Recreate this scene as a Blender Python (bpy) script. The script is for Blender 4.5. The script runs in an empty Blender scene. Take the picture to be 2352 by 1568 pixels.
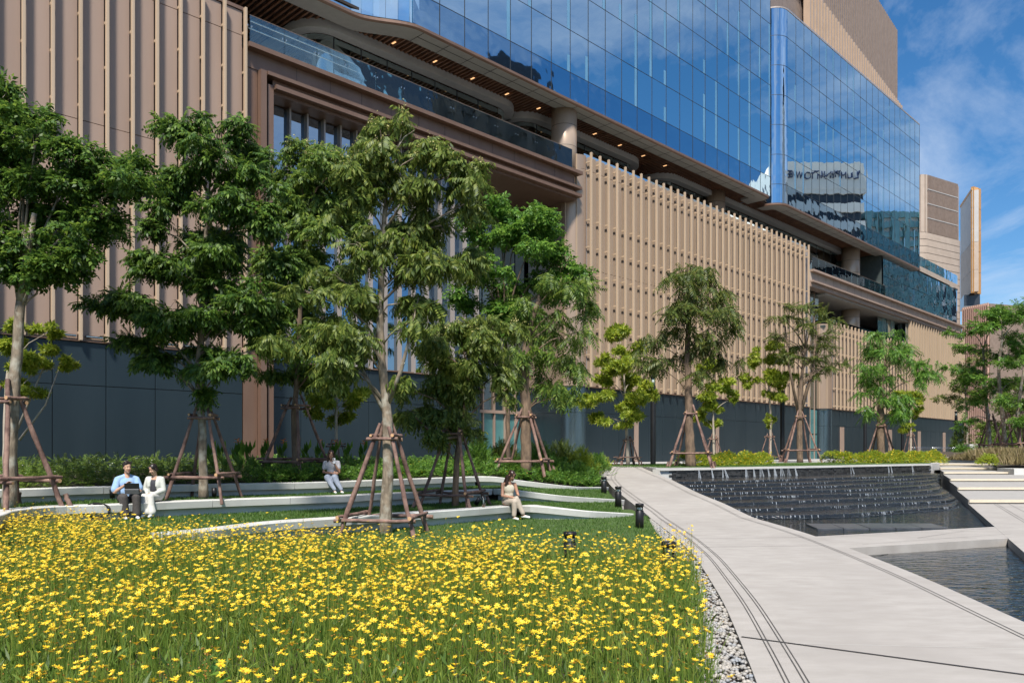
import bpy, bmesh, math, random
import numpy as np
from mathutils import Vector, Matrix
from mathutils.geometry import tessellate_polygon

SC = bpy.context.scene
COL = SC.collection
rnd = random.Random(7)
rng = np.random.default_rng(11)

# ------------------------------------------------------------------ camera
# 28 mm shift lens, level camera: verticals stay vertical, horizon low in the frame
F, CX, HY, CZ = 1829.0, 1176.0, 1036.0, 1.75        # focal length / centre / horizon on a 2352 x 1568 frame
cam_d = bpy.data.cameras.new("camera")
cam_d.sensor_width = 36.0
cam_d.lens = 36.0 * F / 2352.0
cam_d.shift_y = (HY - 784.0) / 2352.0
cam_d.clip_start = 0.1
cam_d.clip_end = 4000.0
cam = bpy.data.objects.new("camera", cam_d)
cam.location = (0, 0, CZ)
cam.rotation_euler = (math.radians(90), 0, 0)
COL.objects.link(cam)
SC.camera = cam

# ------------------------------------------------------------------ sky, sun, exposure
SUN_EL = math.radians(54.0)
SUN_AZ = Vector((-0.08, -1.0, 0)).normalized()     # towards the sun, behind the camera
w = bpy.data.worlds.new("World")
SC.world = w
w.use_nodes = True
nt = w.node_tree
for n_ in list(nt.nodes):
    nt.nodes.remove(n_)
N = nt.nodes.new
L = nt.links.new
out = N("ShaderNodeOutputWorld"); bg = N("ShaderNodeBackground")
sky = N("ShaderNodeTexSky"); sky.sky_type = 'NISHITA'; sky.sun_disc = False
sky.sun_elevation = SUN_EL
sky.sun_rotation = math.atan2(SUN_AZ.x, SUN_AZ.y)
sky.air_density = 1.0; sky.dust_density = 0.25; sky.ozone_density = 3.0; sky.altitude = 200
tc = N("ShaderNodeTexCoord"); sep = N("ShaderNodeSeparateXYZ"); L(tc.outputs['Generated'], sep.inputs[0])
addz = N("ShaderNodeMath"); addz.operation = 'MAXIMUM'; addz.inputs[1].default_value = 0.0; L(sep.outputs['Z'], addz.inputs[0])
addz2 = N("ShaderNodeMath"); addz2.operation = 'ADD'; addz2.inputs[1].default_value = 0.22; L(addz.outputs[0], addz2.inputs[0])
dx = N("ShaderNodeMath"); dx.operation = 'DIVIDE'; L(sep.outputs['X'], dx.inputs[0]); L(addz2.outputs[0], dx.inputs[1])
dy = N("ShaderNodeMath"); dy.operation = 'DIVIDE'; L(sep.outputs['Y'], dy.inputs[0]); L(addz2.outputs[0], dy.inputs[1])
cmb = N("ShaderNodeCombineXYZ"); L(dx.outputs[0], cmb.inputs[0]); L(dy.outputs[0], cmb.inputs[1])
mp = N("ShaderNodeMapping"); mp.inputs['Rotation'].default_value = (0, 0, math.radians(-35)); mp.inputs['Scale'].default_value = (1.0, 0.6, 1); mp.inputs['Location'].default_value = (3.3, 1.9, 0)
L(cmb.outputs[0], mp.inputs[0])
nz = N("ShaderNodeTexNoise"); nz.inputs['Scale'].default_value = 2.1; nz.inputs['Detail'].default_value = 9; nz.inputs['Roughness'].default_value = 0.62; nz.inputs['Distortion'].default_value = 0.35
L(mp.outputs[0], nz.inputs['Vector'])
nz2 = N("ShaderNodeTexNoise"); nz2.inputs['Scale'].default_value = 0.75; nz2.inputs['Detail'].default_value = 3
L(mp.outputs[0], nz2.inputs['Vector'])
mulc = N("ShaderNodeMath"); mulc.operation = 'MULTIPLY_ADD'; L(nz2.outputs[0], mulc.inputs[0]); mulc.inputs[1].default_value = 0.55; L(nz.outputs[0], mulc.inputs[2])
cr = N("ShaderNodeValToRGB"); cr.color_ramp.elements[0].position = 0.71; cr.color_ramp.elements[1].position = 1.10
cr.color_ramp.elements[0].color = (0, 0, 0, 1); cr.color_ramp.elements[1].color = (0.85, 0.85, 0.85, 1)
L(mulc.outputs[0], cr.inputs[0])
hs = N("ShaderNodeHueSaturation"); hs.inputs['Saturation'].default_value = 1.30; hs.inputs['Value'].default_value = 0.47
L(sky.outputs[0], hs.inputs['Color'])
mx = N("ShaderNodeMix"); mx.data_type = 'RGBA'
L(cr.outputs[0], mx.inputs[0]); L(hs.outputs[0], mx.inputs[6]); mx.inputs[7].default_value = (2.4, 2.75, 3.3, 1)
L(mx.outputs[2], bg.inputs[0]); bg.inputs[1].default_value = 0.15
L(bg.outputs[0], out.inputs[0])

sun_d = bpy.data.lights.new("sun", 'SUN')
sun_d.energy = 3.9; sun_d.angle = math.radians(7.0); sun_d.color = (1.0, 0.945, 0.86)
sun = bpy.data.objects.new("sun", sun_d)
sdir = Vector((SUN_AZ.x * math.cos(SUN_EL), SUN_AZ.y * math.cos(SUN_EL), math.sin(SUN_EL)))
sun.rotation_euler = sdir.to_track_quat('Z', 'Y').to_euler()
sun.location = sdir * 60
COL.objects.link(sun)

SC.view_settings.view_transform = 'Standard'
SC.view_settings.look = 'None'
SC.view_settings.exposure = 1.0
SC.view_settings.gamma = 1.0
SC.view_settings.use_curve_mapping = False
SC.cycles.max_bounces = 8
SC.cycles.transparent_max_bounces = 12
SC.cycles.caustics_reflective = False
SC.cycles.caustics_refractive = False
SC.cycles.use_denoising = True

# ------------------------------------------------------------------ helpers
def gp(x, y, z=0.0):
    """photo pixel (2352 wide) -> point of the ground at height z"""
    Y = F * (CZ - z) / (y - HY)
    return Vector(((x - CX) / F * Y, Y, z))

def at(x, Y, z=0.0):
    return Vector(((x - CX) / F * Y, Y, z))

FD = np.array([2974.0 - CX, F]); FD = FD / np.linalg.norm(FD)   # direction of the facade
FN = np.array([FD[1], -FD[0]])
FO = np.array([(1600 - CX) / F * 61.2, 61.2])
FANG = math.atan2(FD[1], FD[0])

def ft(x, w_=0.0):
    """photo column -> facade coordinate t on the plane standing w_ proud"""
    u = (x - CX) / F; o = FO + w_ * FN
    return (u * o[1] - o[0]) / (FD[0] - FD[1] * u)

def fpix(t, v, z):
    p = FO + t * FD - v * FN
    return CX + F * p[0] / p[1], HY - F * (z - CZ) / p[1]

class MB:
    def __init__(s):
        s.v = []; s.f = []; s.m = []
    def add(s, vs, fs, mi=0):
        o = len(s.v); s.v.extend([tuple(p) for p in vs])
        for f in fs:
            s.f.append(tuple(i + o for i in f)); s.m.append(mi)
        return s
    def box(s, x0, x1, y0, y1, z0, z1, mi=0):
        return s.add([(x0,y0,z0),(x1,y0,z0),(x1,y1,z0),(x0,y1,z0),(x0,y0,z1),(x1,y0,z1),(x1,y1,z1),(x0,y1,z1)],
              [(0,3,2,1),(4,5,6,7),(0,1,5,4),(1,2,6,5),(2,3,7,6),(3,0,4,7)], mi)
    def cbox(s, x0, x1, y0, y1, z0, z1, c=0.008, mi=0):
        """box whose front (low y) edges are chamfered"""
        vs = [(x0,y0+c,z0),(x1,y0+c,z0),(x1,y0+c,z1),(x0,y0+c,z1),(x0+c,y0,z0+c),(x1-c,y0,z0+c),(x1-c,y0,z1-c),(x0+c,y0,z1-c),
              (x0,y1,z0),(x1,y1,z0),(x1,y1,z1),(x0,y1,z1)]
        return s.add(vs, [(4,5,6,7),(0,1,5,4),(1,2,6,5),(2,3,7,6),(3,0,4,7),(8,11,10,9),(0,8,9,1),(1,9,10,2),(2,10,11,3),(3,11,8,0)], mi)
    def prism(s, poly, z0, z1, mi=0, zf=None, bottom=True):
        """vertical extrusion of a plan polygon (counter-clockwise); zf(x,y) overrides the top"""
        n = len(poly)
        vs = [(p[0], p[1], z0) for p in poly] + [(p[0], p[1], zf(p[0], p[1]) if zf else z1) for p in poly]
        tri = tessellate_polygon([[Vector((p[0], p[1], 0)) for p in poly]])
        fs = []
        for t in tri:
            a, b, c = t
            cr_ = (poly[b][0]-poly[a][0])*(poly[c][1]-poly[a][1])-(poly[b][1]-poly[a][1])*(poly[c][0]-poly[a][0])
            if cr_ < 0: a, c = c, a
            fs.append((a+n, b+n, c+n))
            if bottom: fs.append((c, b, a))
        for i in range(n):
            j = (i+1) % n; fs.append((i, j, j+n, i+n))
        return s.add(vs, fs, mi)
    def loft(s, rows, mi=0, closed=False, caps=False):
        n = len(rows[0]); vs = [p for r in rows for p in r]; fs = []
        for i in range(len(rows)-1):
            for j in range(n if closed else n-1):
                k = (j+1) % n
                fs.append((i*n+j, i*n+k, (i+1)*n+k, (i+1)*n+j))
        if caps:
            fs.append(tuple(range(n))[::-1]); fs.append(tuple((len(rows)-1)*n+j for j in range(n)))
        return s.add(vs, fs, mi)
    def tube(s, pts, rad, n=8, mi=0, caps=True, wob=0.0):
        pts = [Vector(p) for p in pts]
        if not hasattr(rad, '__len__'): rad = [rad]*len(pts)
        rows = []; up = None
        for i, p in enumerate(pts):
            t = (pts[min(i+1, len(pts)-1)] - pts[max(i-1, 0)])
            t = t.normalized() if t.length > 1e-9 else Vector((0,0,1))
            if up is None:
                up = t.orthogonal().normalized()
            a = (up - t*up.dot(t))
            a = a.normalized() if a.length > 1e-6 else t.orthogonal().normalized()
            up = a; b = t.cross(a)
            rows.append([p + (a*math.cos(2*math.pi*k/n) + b*math.sin(2*math.pi*k/n))*rad[i]*(1+wob*(rnd.random()-.5)) for k in range(n)])
        return s.loft(rows, mi, True, caps)
    def lathe(s, prof, n=16, c=(0,0,0), mi=0):
        rows = [[(c[0]+r*math.cos(2*math.pi*k/n), c[1]+r*math.sin(2*math.pi*k/n), c[2]+z) for k in range(n)] for r, z in prof]
        return s.loft(rows, mi, True, True)
    def ell(s, c, r, n=10, m=7, mi=0, R=None):
        rows = []
        for i in range(m+1):
            th = math.pi*(0.001+0.998*i/m); row = []
            for k in range(n):
                p = Vector((r[0]*math.sin(th)*math.cos(2*math.pi*k/n), r[1]*math.sin(th)*math.sin(2*math.pi*k/n), -r[2]*math.cos(th)))
                if R is not None: p = R @ p
                row.append(Vector(c)+p)
            rows.append(row)
        return s.loft(rows, mi, True, True)
    def mesh(s, name, mats, smooth=False):
        me = bpy.data.meshes.new(name)
        me.from_pydata(s.v, [], s.f)
        for m_ in (mats if isinstance(mats, (list, tuple)) else [mats]): me.materials.append(M[m_])
        if any(s.m): me.polygons.foreach_set('material_index', s.m)
        if smooth: me.polygons.foreach_set('use_smooth', [True]*len(me.polygons))
        me.update()
        return me
    def build(s, name, mats, parent=None, smooth=False, **kw):
        return link(name, s.mesh(name, mats, smooth), parent, **kw)

def link(name, data, parent=None, loc=None, rot=None, scale=None, label=None, cat=None, group=None, kind=None):
    o = bpy.data.objects.new(name, data); COL.objects.link(o)
    if parent is not None: o.parent = parent
    if loc is not None: o.location = loc
    if rot is not None: o.rotation_euler = rot
    if scale is not None: o.scale = scale
    if label: o['label'] = label
    if cat: o['category'] = cat
    if group: o['group'] = group
    if kind: o['kind'] = kind
    return o

def thing(name, label, cat, loc=(0,0,0), rotz=0.0, group=None):
    return link(name, None, None, loc, (0,0,rotz), None, label, cat, group)

def child_world(o, parent):
    """o's mesh is in world coordinates: keep it there under its parent"""
    o.parent = parent
    o.matrix_parent_inverse = (Matrix.Translation(parent.location) @ parent.rotation_euler.to_matrix().to_4x4()).inverted()
    return o

def np_mesh(name, V, Fq, mats, mi=None, smooth=False):
    """fast mesh from arrays: V (n,3), Fq (m,k)"""
    me = bpy.data.meshes.new(name)
    k = Fq.shape[1]; m = Fq.shape[0]
    me.vertices.add(len(V)); me.vertices.foreach_set('co', np.ascontiguousarray(V, dtype=np.float32).ravel())
    me.loops.add(m*k); me.loops.foreach_set('vertex_index', np.ascontiguousarray(Fq, dtype=np.int32).ravel())
    me.polygons.add(m); me.polygons.foreach_set('loop_start', np.arange(0, m*k, k, dtype=np.int32))
    try: me.polygons.foreach_set('loop_total', np.full(m, k, dtype=np.int32))
    except Exception: pass
    for m_ in (mats if isinstance(mats, (list, tuple)) else [mats]): me.materials.append(M[m_])
    if mi is not None: me.polygons.foreach_set('material_index', np.ascontiguousarray(mi, dtype=np.int32))
    if smooth: me.polygons.foreach_set('use_smooth', np.ones(m, dtype=bool))
    me.update(calc_edges=True)
    return me

# ------------------------------------------------------------------ materials
M = {}
def newmat(name):
    m = bpy.data.materials.new(name); m.use_nodes = True
    t = m.node_tree
    for n_ in list(t.nodes): t.nodes.remove(n_)
    o = t.nodes.new("ShaderNodeOutputMaterial")
    M[name] = m
    return m, t, o

def pmat(name, c1, c2=None, rough=0.6, metal=0.0, scale=3.0, stretch=(1,1,1), bump=0.0, bscale=None, spec=0.5, coat=0.0, detail=5, c3=None, s3=0.3, rough2=None, bdist=0.02):
    m, t, o = newmat(name)
    nn, ll = t.nodes.new, t.links.new
    p = nn("ShaderNodeBsdfPrincipled"); ll(p.outputs[0], o.inputs[0])
    p.inputs['Roughness'].default_value = rough; p.inputs['Metallic'].default_value = metal
    p.inputs['Specular IOR Level'].default_value = spec; p.inputs['Coat Weight'].default_value = coat
    c2 = c2 or c1
    geo = nn("ShaderNodeNewGeometry"); mpn = nn("ShaderNodeMapping"); mpn.inputs['Scale'].default_value = stretch
    ll(geo.outputs['Position'], mpn.inputs[0])
    nz_ = nn("ShaderNodeTexNoise"); nz_.inputs['Scale'].default_value = scale; nz_.inputs['Detail'].default_value = detail; nz_.inputs['Roughness'].default_value = 0.6
    ll(mpn.outputs[0], nz_.inputs['Vector'])
    r = nn("ShaderNodeValToRGB"); r.color_ramp.elements[0].position = 0.33; r.color_ramp.elements[1].position = 0.67
    r.color_ramp.elements[0].color = (*c1, 1); r.color_ramp.elements[1].color = (*c2, 1)
    ll(nz_.outputs[0], r.inputs[0])
    col = r.outputs[0]
    if c3:
        n3 = nn("ShaderNodeTexNoise"); n3.inputs['Scale'].default_value = s3; n3.inputs['Detail'].default_value = 4
        ll(geo.outputs['Position'], n3.inputs['Vector'])
        r3 = nn("ShaderNodeValToRGB"); r3.color_ramp.elements[0].position = 0.48; r3.color_ramp.elements[1].position = 0.72
        ll(n3.outputs[0], r3.inputs[0])
        mm = nn("ShaderNodeMix"); mm.data_type = 'RGBA'; ll(r3.outputs[0], mm.inputs[0]); ll(col, mm.inputs[6]); mm.inputs[7].default_value = (*c3, 1)
        col = mm.outputs[2]
    ll(col, p.inputs['Base Color'])
    if rough2 is not None:
        mr = nn("ShaderNodeMapRange"); mr.inputs[3].default_value = rough; mr.inputs[4].default_value = rough2
        ll(nz_.outputs[0], mr.inputs[0]); ll(mr.outputs[0], p.inputs['Roughness'])
    if bump:
        nb = nn("ShaderNodeTexNoise"); nb.inputs['Scale'].default_value = bscale or scale*6; nb.inputs['Detail'].default_value = 6
        ll(mpn.outputs[0], nb.inputs['Vector'])
        b = nn("ShaderNodeBump"); b.inputs['Strength'].default_value = bump; b.inputs['Distance'].default_value = bdist
        ll(nb.outputs[0], b.inputs['Height']); ll(b.outputs[0], p.inputs['Normal'])
    return m

def leafmat(name, dark, mid, light, trans=0.35, rough=0.5):
    """colour differs from leaf to leaf (random per island)"""
    m, t, o = newmat(name)
    nn, ll = t.nodes.new, t.links.new
    geo = nn("ShaderNodeNewGeometry"); r = nn("ShaderNodeValToRGB")
    e = r.color_ramp.elements; e[0].position = 0.0; e[0].color = (*dark, 1); e[1].position = 1.0; e[1].color = (*light, 1)
    x = r.color_ramp.elements.new(0.55); x.color = (*mid, 1)
    ll(geo.outputs['Random Per Island'], r.inputs[0])
    p = nn("ShaderNodeBsdfPrincipled"); p.inputs['Roughness'].default_value = rough; p.inputs['Specular IOR Level'].default_value = 0.35
    ll(r.outputs[0], p.inputs['Base Color'])
    tr = nn("ShaderNodeBsdfTranslucent"); hs_ = nn("ShaderNodeHueSaturation"); hs_.inputs['Value'].default_value = 1.5; hs_.inputs['Hue'].default_value = 0.485
    ll(r.outputs[0], hs_.inputs['Color']); ll(hs_.outputs[0], tr.inputs['Color'])
    mx_ = nn("ShaderNodeMixShader"); mx_.inputs[0].default_value = trans
    ll(p.outputs[0], mx_.inputs[1]); ll(tr.outputs[0], mx_.inputs[2]); ll(mx_.outputs[0], o.inputs[0])
    return m

def glassmat(name, refl, tint, fac0, wob=0.03, wscale=0.5, rough=0.0):
    """mirror-coated facade glass: wavy reflection over a tinted see-through body"""
    m, t, o = newmat(name)
    nn, ll = t.nodes.new, t.links.new
    geo = nn("ShaderNodeNewGeometry"); nz_ = nn("ShaderNodeTexNoise"); nz_.inputs['Scale'].default_value = wscale; nz_.inputs['Detail'].default_value = 2
    ll(geo.outputs['Position'], nz_.inputs['Vector'])
    b = nn("ShaderNodeBump"); b.inputs['Strength'].default_value = 1.0; b.inputs['Distance'].default_value = wob
    ll(nz_.outputs[0], b.inputs['Height'])
    g = nn("ShaderNodeBsdfGlossy"); g.inputs['Roughness'].default_value = rough; g.inputs['Color'].default_value = (*refl, 1)
    ll(b.outputs[0], g.inputs['Normal'])
    tr = nn("ShaderNodeBsdfTransparent"); tr.inputs['Color'].default_value = (*tint, 1)
    lw = nn("ShaderNodeFresnel"); lw.inputs[0].default_value = 1.5
    ma = nn("ShaderNodeMath"); ma.operation = 'MULTIPLY_ADD'; ma.inputs[1].default_value = 1.0-fac0; ma.inputs[2].default_value = fac0; ma.use_clamp = True
    ll(lw.outputs[0], ma.inputs[0])
    mx_ = nn("ShaderNodeMixShader"); ll(ma.outputs[0], mx_.inputs[0]); ll(tr.outputs[0], mx_.inputs[1]); ll(g.outputs[0], mx_.inputs[2])
    ll(mx_.outputs[0], o.inputs[0])
    return m

def emit(name, c, s):
    m, t, o = newmat(name); e = t.nodes.new("ShaderNodeEmission"); e.inputs[0].default_value = (*c, 1); e.inputs[1].default_value = s
    t.links.new(e.outputs[0], o.inputs[0]); return m

# facade
pmat('bronze_panel', (.30,.215,.168), (.345,.25,.198), 0.48, 0.08, 0.8, (1,1,.15), .04, 60, detail=8)
pmat('bronze_frame', (.165,.098,.068), (.195,.122,.088), 0.42, 0.3, 1.2, (1,1,.3), .03, 50)
pmat('fin_metal', (.435,.325,.222), (.485,.365,.255), 0.42, 0.1, 1.0, (1,1,.1))
pmat('slot_dark', (.012,.012,.014), (.02,.02,.022), 0.6)
pmat('mid_panel', (.315,.232,.165), (.355,.265,.192), 0.45, 0.2, 0.8, (1,1,.12), .03, 50)
pmat('mid_groove', (.31,.27,.25), (.36,.315,.29), 0.5, 0.2, 1.5, (1,1,.1))
pmat('corner_metal', (.34,.24,.17), (.40,.285,.205), 0.34, 0.5, 0.6, (1,1,.1))
pmat('base_panel', (.022,.037,.047), (.030,.047,.058), 0.30, 0.45, 0.5, (1,1,.2), .05, 120, rough2=.46)
pmat('base_corner', (.10,.14,.165), (.13,.175,.20), 0.27, 0.9, 0.6, (1,1,.1))
pmat('soffit_grey', (.34,.335,.32), (.38,.375,.36), 0.6)
pmat('soffit_dark', (.022,.015,.012), (.03,.021,.016), 0.8)
pmat('slat_wood', (.13,.062,.036), (.23,.115,.065), 0.5, scale=1.5)
pmat('cornice', (.38,.39,.39), (.43,.44,.44), 0.55)
pmat('column_metal', (.42,.31,.225), (.48,.36,.265), 0.32, 0.3, 0.8, (1,1,.1), detail=3)
pmat('mullion', (.03,.035,.04), None, 0.5, 0.3)
pmat('steel', (.55,.56,.56), (.62,.63,.63), 0.25, 1.0)
pmat('black_metal', (.012,.012,.013), (.018,.018,.019), 0.4, 0.4)
glassmat('glass_blue', (.90,1.0,1.0), (.42,.72,.92), 0.80, .008, 0.35)
glassmat('glass_spandrel', (.62,.82,.95), (.22,.36,.48), 0.62, .03, 0.5, .03)
glassmat('glass_green', (.74,.88,.88), (.22,.36,.33), 0.45, .014, 0.6)
glassmat('glass_rail', (.80,.92,.93), (.90,.96,.94), 0.05, .010, 0.8)
glassmat('glass_portal', (.55,.70,.85), (.10,.15,.2), 0.5, .016, 0.6)
glassmat('glass_mirror', (.70,.82,.90), (.1,.14,.16), 0.7, .035, 0.5)
pmat('glass_frosted', (.06,.16,.16), (.09,.22,.215), 0.25, 0.0, 0.8, spec=.7, coat=.5)
pmat('interior_blue', (.10,.24,.40), (.15,.32,.50), 0.7)
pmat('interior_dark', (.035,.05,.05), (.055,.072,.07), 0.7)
pmat('pale_band', (.10,.24,.38), (.14,.30,.45), 0.08, 0, .5, spec=.9, coat=.6)  # pale strips standing for bright bands seen behind the glass
emit('downlight', (1.0,.55,.25), .7)
pmat('lens', (.6,.6,.58), None, 0.2)
# paving, stone, ground
pmat('concrete_path', (.295,.272,.248), (.36,.335,.31), 0.75, 0, 2.2, (1,2.2,1), .25, 130, c3=(.285,.262,.24), s3=.45, detail=8)
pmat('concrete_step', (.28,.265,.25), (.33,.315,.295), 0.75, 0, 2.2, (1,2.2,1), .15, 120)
pmat('riser_sunlit', (.52,.45,.34), (.57,.50,.39), 0.7, 0, 6)  # creamier than the treads: sunlight put into the riser colour
pmat('concrete_bench', (.47,.465,.44), (.56,.555,.53), 0.65, 0, 1.8, (1,1,1.6), .08, 60, c3=(.43,.42,.395), s3=.8, detail=8)
pmat('groove', (.045,.042,.04), (.07,.065,.06), 0.8)
pmat('rubber_joint', (.018,.016,.015), (.03,.027,.025), 0.7, 0, 40)
pmat('terrace_paving', (.33,.32,.31), (.39,.38,.37), 0.75, 0, 1.2, bump=.1, bscale=60)
pmat('soil', (.035,.026,.018), (.06,.045,.03), 0.95, 0, 12, bump=.4, bscale=40)
pmat('lawn', (.035,.075,.012), (.075,.13,.022), 0.9, 0, 9, bump=.6, bscale=160, c3=(.06,.10,.02), s3=1.4, bdist=.04)
pmat('asphalt', (.05,.05,.05), (.07,.07,.07), 0.9)
pmat('pebble', (.20,.185,.165), (.40,.37,.33), 0.6, 0, 14, bump=.15, bscale=90, c3=(.22,.24,.27), s3=6)
pmat('wet_stone', (.010,.011,.013), (.028,.029,.032), 0.06, 0, 7, (1,1.3,1), bump=.75, bscale=9, rough2=.16, bdist=.06, spec=.8)
pmat('black_stone', (.012,.012,.013), (.05,.05,.05), 0.2, 0, 5, bump=.5, bscale=18, rough2=.5, bdist=.03)
pmat('slate', (.05,.055,.065), (.085,.09,.10), 0.3, 0, 5, bump=.2, bscale=30)

def watermat(name, deep, bstr, bscale, stretch, rough=0.04):
    m, t, o = newmat(name); nn, ll = t.nodes.new, t.links.new
    p = nn("ShaderNodeBsdfPrincipled"); p.inputs['Base Color'].default_value = (*deep, 1); p.inputs['Roughness'].default_value = rough
    p.inputs['IOR'].default_value = 1.33; p.inputs['Specular IOR Level'].default_value = 0.9
    geo = nn("ShaderNodeNewGeometry"); mpn = nn("ShaderNodeMapping"); mpn.inputs['Scale'].default_value = stretch; ll(geo.outputs['Position'], mpn.inputs[0])
    a = nn("ShaderNodeTexNoise"); a.inputs['Scale'].default_value = bscale; a.inputs['Detail'].default_value = 3; a.inputs['Distortion'].default_value = 0.6; ll(mpn.outputs[0], a.inputs['Vector'])
    b = nn("ShaderNodeBump"); b.inputs['Strength'].default_value = bstr; b.inputs['Distance'].default_value = 0.06; ll(a.outputs[0], b.inputs['Height']); ll(b.outputs[0], p.inputs['Normal'])
    ll(p.outputs[0], o.inputs[0]); return m
watermat('water', (.008,.012,.013), 0.85, 3.4, (1, 1.9, 1))
watermat('water_run', (.012,.014,.016), 0.8, 6.0, (1, 1.5, 1))
m_, t_, o_ = newmat('water_white')
pw = t_.nodes.new("ShaderNodeBsdfPrincipled"); pw.inputs['Base Color'].default_value = (.50,.54,.58,1); pw.inputs['Roughness'].default_value = .15; pw.inputs['Alpha'].default_value = .5
t_.links.new(pw.outputs[0], o_.inputs[0])
# wood, bark
pmat('bark_grey', (.10,.078,.055), (.27,.215,.155), 0.9, 0, 11, (1,1,.35), .6, 22, c3=(.36,.34,.28), s3=5)
pmat('bark_brown', (.075,.052,.036), (.205,.14,.092), 0.9, 0, 11, (1,1,.25), .8, 20)
pmat('bark_pale', (.30,.25,.20), (.42,.36,.29), 0.85, 0, 8, (1,1,.3), .4, 25)
pmat('stake_wood', (.115,.062,.05), (.26,.165,.13), 0.85, 0, 6, (1,1,.5), .6, 25, c3=(.06,.03,.025), s3=4)
pmat('stake_end', (.42,.24,.12), (.5,.3,.16), 0.8, 0, 20)
# leaves
leafmat('leaf_deep', (.026,.066,.012), (.062,.135,.020), (.165,.26,.04), .4)
leafmat('leaf_mid', (.040,.085,.014), (.092,.165,.025), (.215,.29,.05), .45)
leafmat('leaf_fresh', (.04,.105,.016), (.085,.20,.028), (.19,.33,.05), .45)
leafmat('leaf_olive', (.045,.08,.014), (.105,.16,.026), (.24,.28,.06), .42)
leafmat('leaf_yellow', (.13,.21,.022), (.26,.34,.03), (.44,.48,.07), .5)
leafmat('leaf_bronze', (.04,.064,.014), (.085,.128,.024), (.18,.19,.045), .4)
leafmat('stem_green', (.075,.14,.02), (.15,.23,.035), (.28,.32,.065), .4)
leafmat('grass_blade', (.03,.08,.012), (.06,.13,.02), (.11,.19,.03), .3)
leafmat('grass_tan', (.12,.11,.04), (.26,.21,.10), (.42,.33,.19), .25)
leafmat('petal', (.68,.43,.014), (.76,.55,.028), (.84,.68,.09), .25)
leafmat('petal_core', (.30,.10,.012), (.50,.20,.015), (.62,.30,.02), .1)
leafmat('bud', (.22,.10,.015), (.38,.20,.02), (.16,.05,.012), .1)
leafmat('petal_white', (.6,.6,.55), (.75,.75,.68), (.8,.78,.6), .3)
leafmat('petal_orange', (.55,.14,.02), (.70,.22,.03), (.75,.33,.05), .3)
leafmat('panicle', (.30,.29,.09), (.45,.42,.16), (.58,.52,.24), .3)
# people and small things
pmat('skin', (.44,.26,.175), (.49,.295,.2), 0.5, 0, 12)
pmat('skin_tan', (.36,.19,.12), (.41,.22,.145), 0.5, 0, 12)
pmat('hair_black', (.010,.008,.008), (.022,.015,.013), 0.35, 0, 30, (1,1,.1))
pmat('hair_brown', (.022,.012,.010), (.055,.026,.018), 0.35, 0, 30, (1,1,.1))
pmat('eye', (.012,.009,.008), None, 0.25)
pmat('lip', (.33,.09,.07), None, 0.4)
pmat('linen_blue', (.20,.33,.52), (.27,.40,.60), 0.85, 0, 9, bump=.15, bscale=40)
pmat('trouser_dark', (.035,.030,.028), (.062,.054,.05), 0.85, 0, 40)
pmat('blazer', (.43,.44,.40), (.50,.51,.47), 0.8, 0, 8, bump=.12, bscale=35)
pmat('trouser_white', (.47,.465,.43), (.54,.53,.50), 0.8, 0, 8, bump=.12, bscale=35)
pmat('top_dark', (.03,.032,.04), None, 0.8)
pmat('polo_grey', (.36,.355,.38), (.43,.42,.45), 0.85, 0, 10, bump=.12, bscale=40)
pmat('denim', (.20,.235,.30), (.26,.295,.37), 0.85, 0, 10, bump=.15, bscale=40)
pmat('cream', (.52,.47,.35), (.60,.54,.42), 0.7, 0, 8, bump=.12, bscale=35)
pmat('beige', (.34,.285,.23), (.40,.34,.28), 0.8, 0, 8, bump=.12, bscale=35)
pmat('shoe_white', (.7,.7,.68), (.76,.76,.74), 0.5)
pmat('tablet_black', (.012,.012,.014), (.02,.02,.022), 0.35, 0, 30)
pmat('tablet_grey', (.09,.09,.095), (.13,.13,.135), 0.8, 0, 60)
pmat('phone_white', (.55,.56,.6), (.65,.66,.7), 0.3, 0, 40)
pmat('tea', (.42,.13,.03), (.5,.17,.04), 0.3)
pmat('white_paint', (.7,.7,.68), (.76,.76,.74), 0.6)
# buildings beyond
pmat('rib_brown', (.20,.15,.12), (.25,.19,.155), 0.55, 0.1, 2)
pmat('rib_pale', (.40,.29,.205), (.46,.335,.24), 0.45, 0.1, 1)
pmat('ochre_panel', (.46,.24,.085), (.54,.30,.12), 0.5, 0.2, .6)
pmat('stone_beige', (.36,.29,.235), (.42,.345,.285), 0.6, 0, .8)
pmat('grey_panel', (.38,.37,.36), (.43,.42,.41), 0.6, 0, .8)
pmat('tower_white', (.78,.76,.72), (.84,.82,.78), 0.7, 0, .3)
pmat('tower_dark', (.03,.035,.045), (.05,.055,.065), 0.2, 0.2, .3)
pmat('tower_grey', (.55,.55,.53), (.65,.65,.63), 0.6, 0, .2)
pmat('tower_teal', (.16,.30,.30), (.22,.38,.38), 0.2, .3, .3)
pmat('letter_navy', (.03,.05,.12), None, 0.5)
pmat('brick_pink', (.40,.25,.20), (.46,.30,.24), 0.8, 0, .8)
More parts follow.
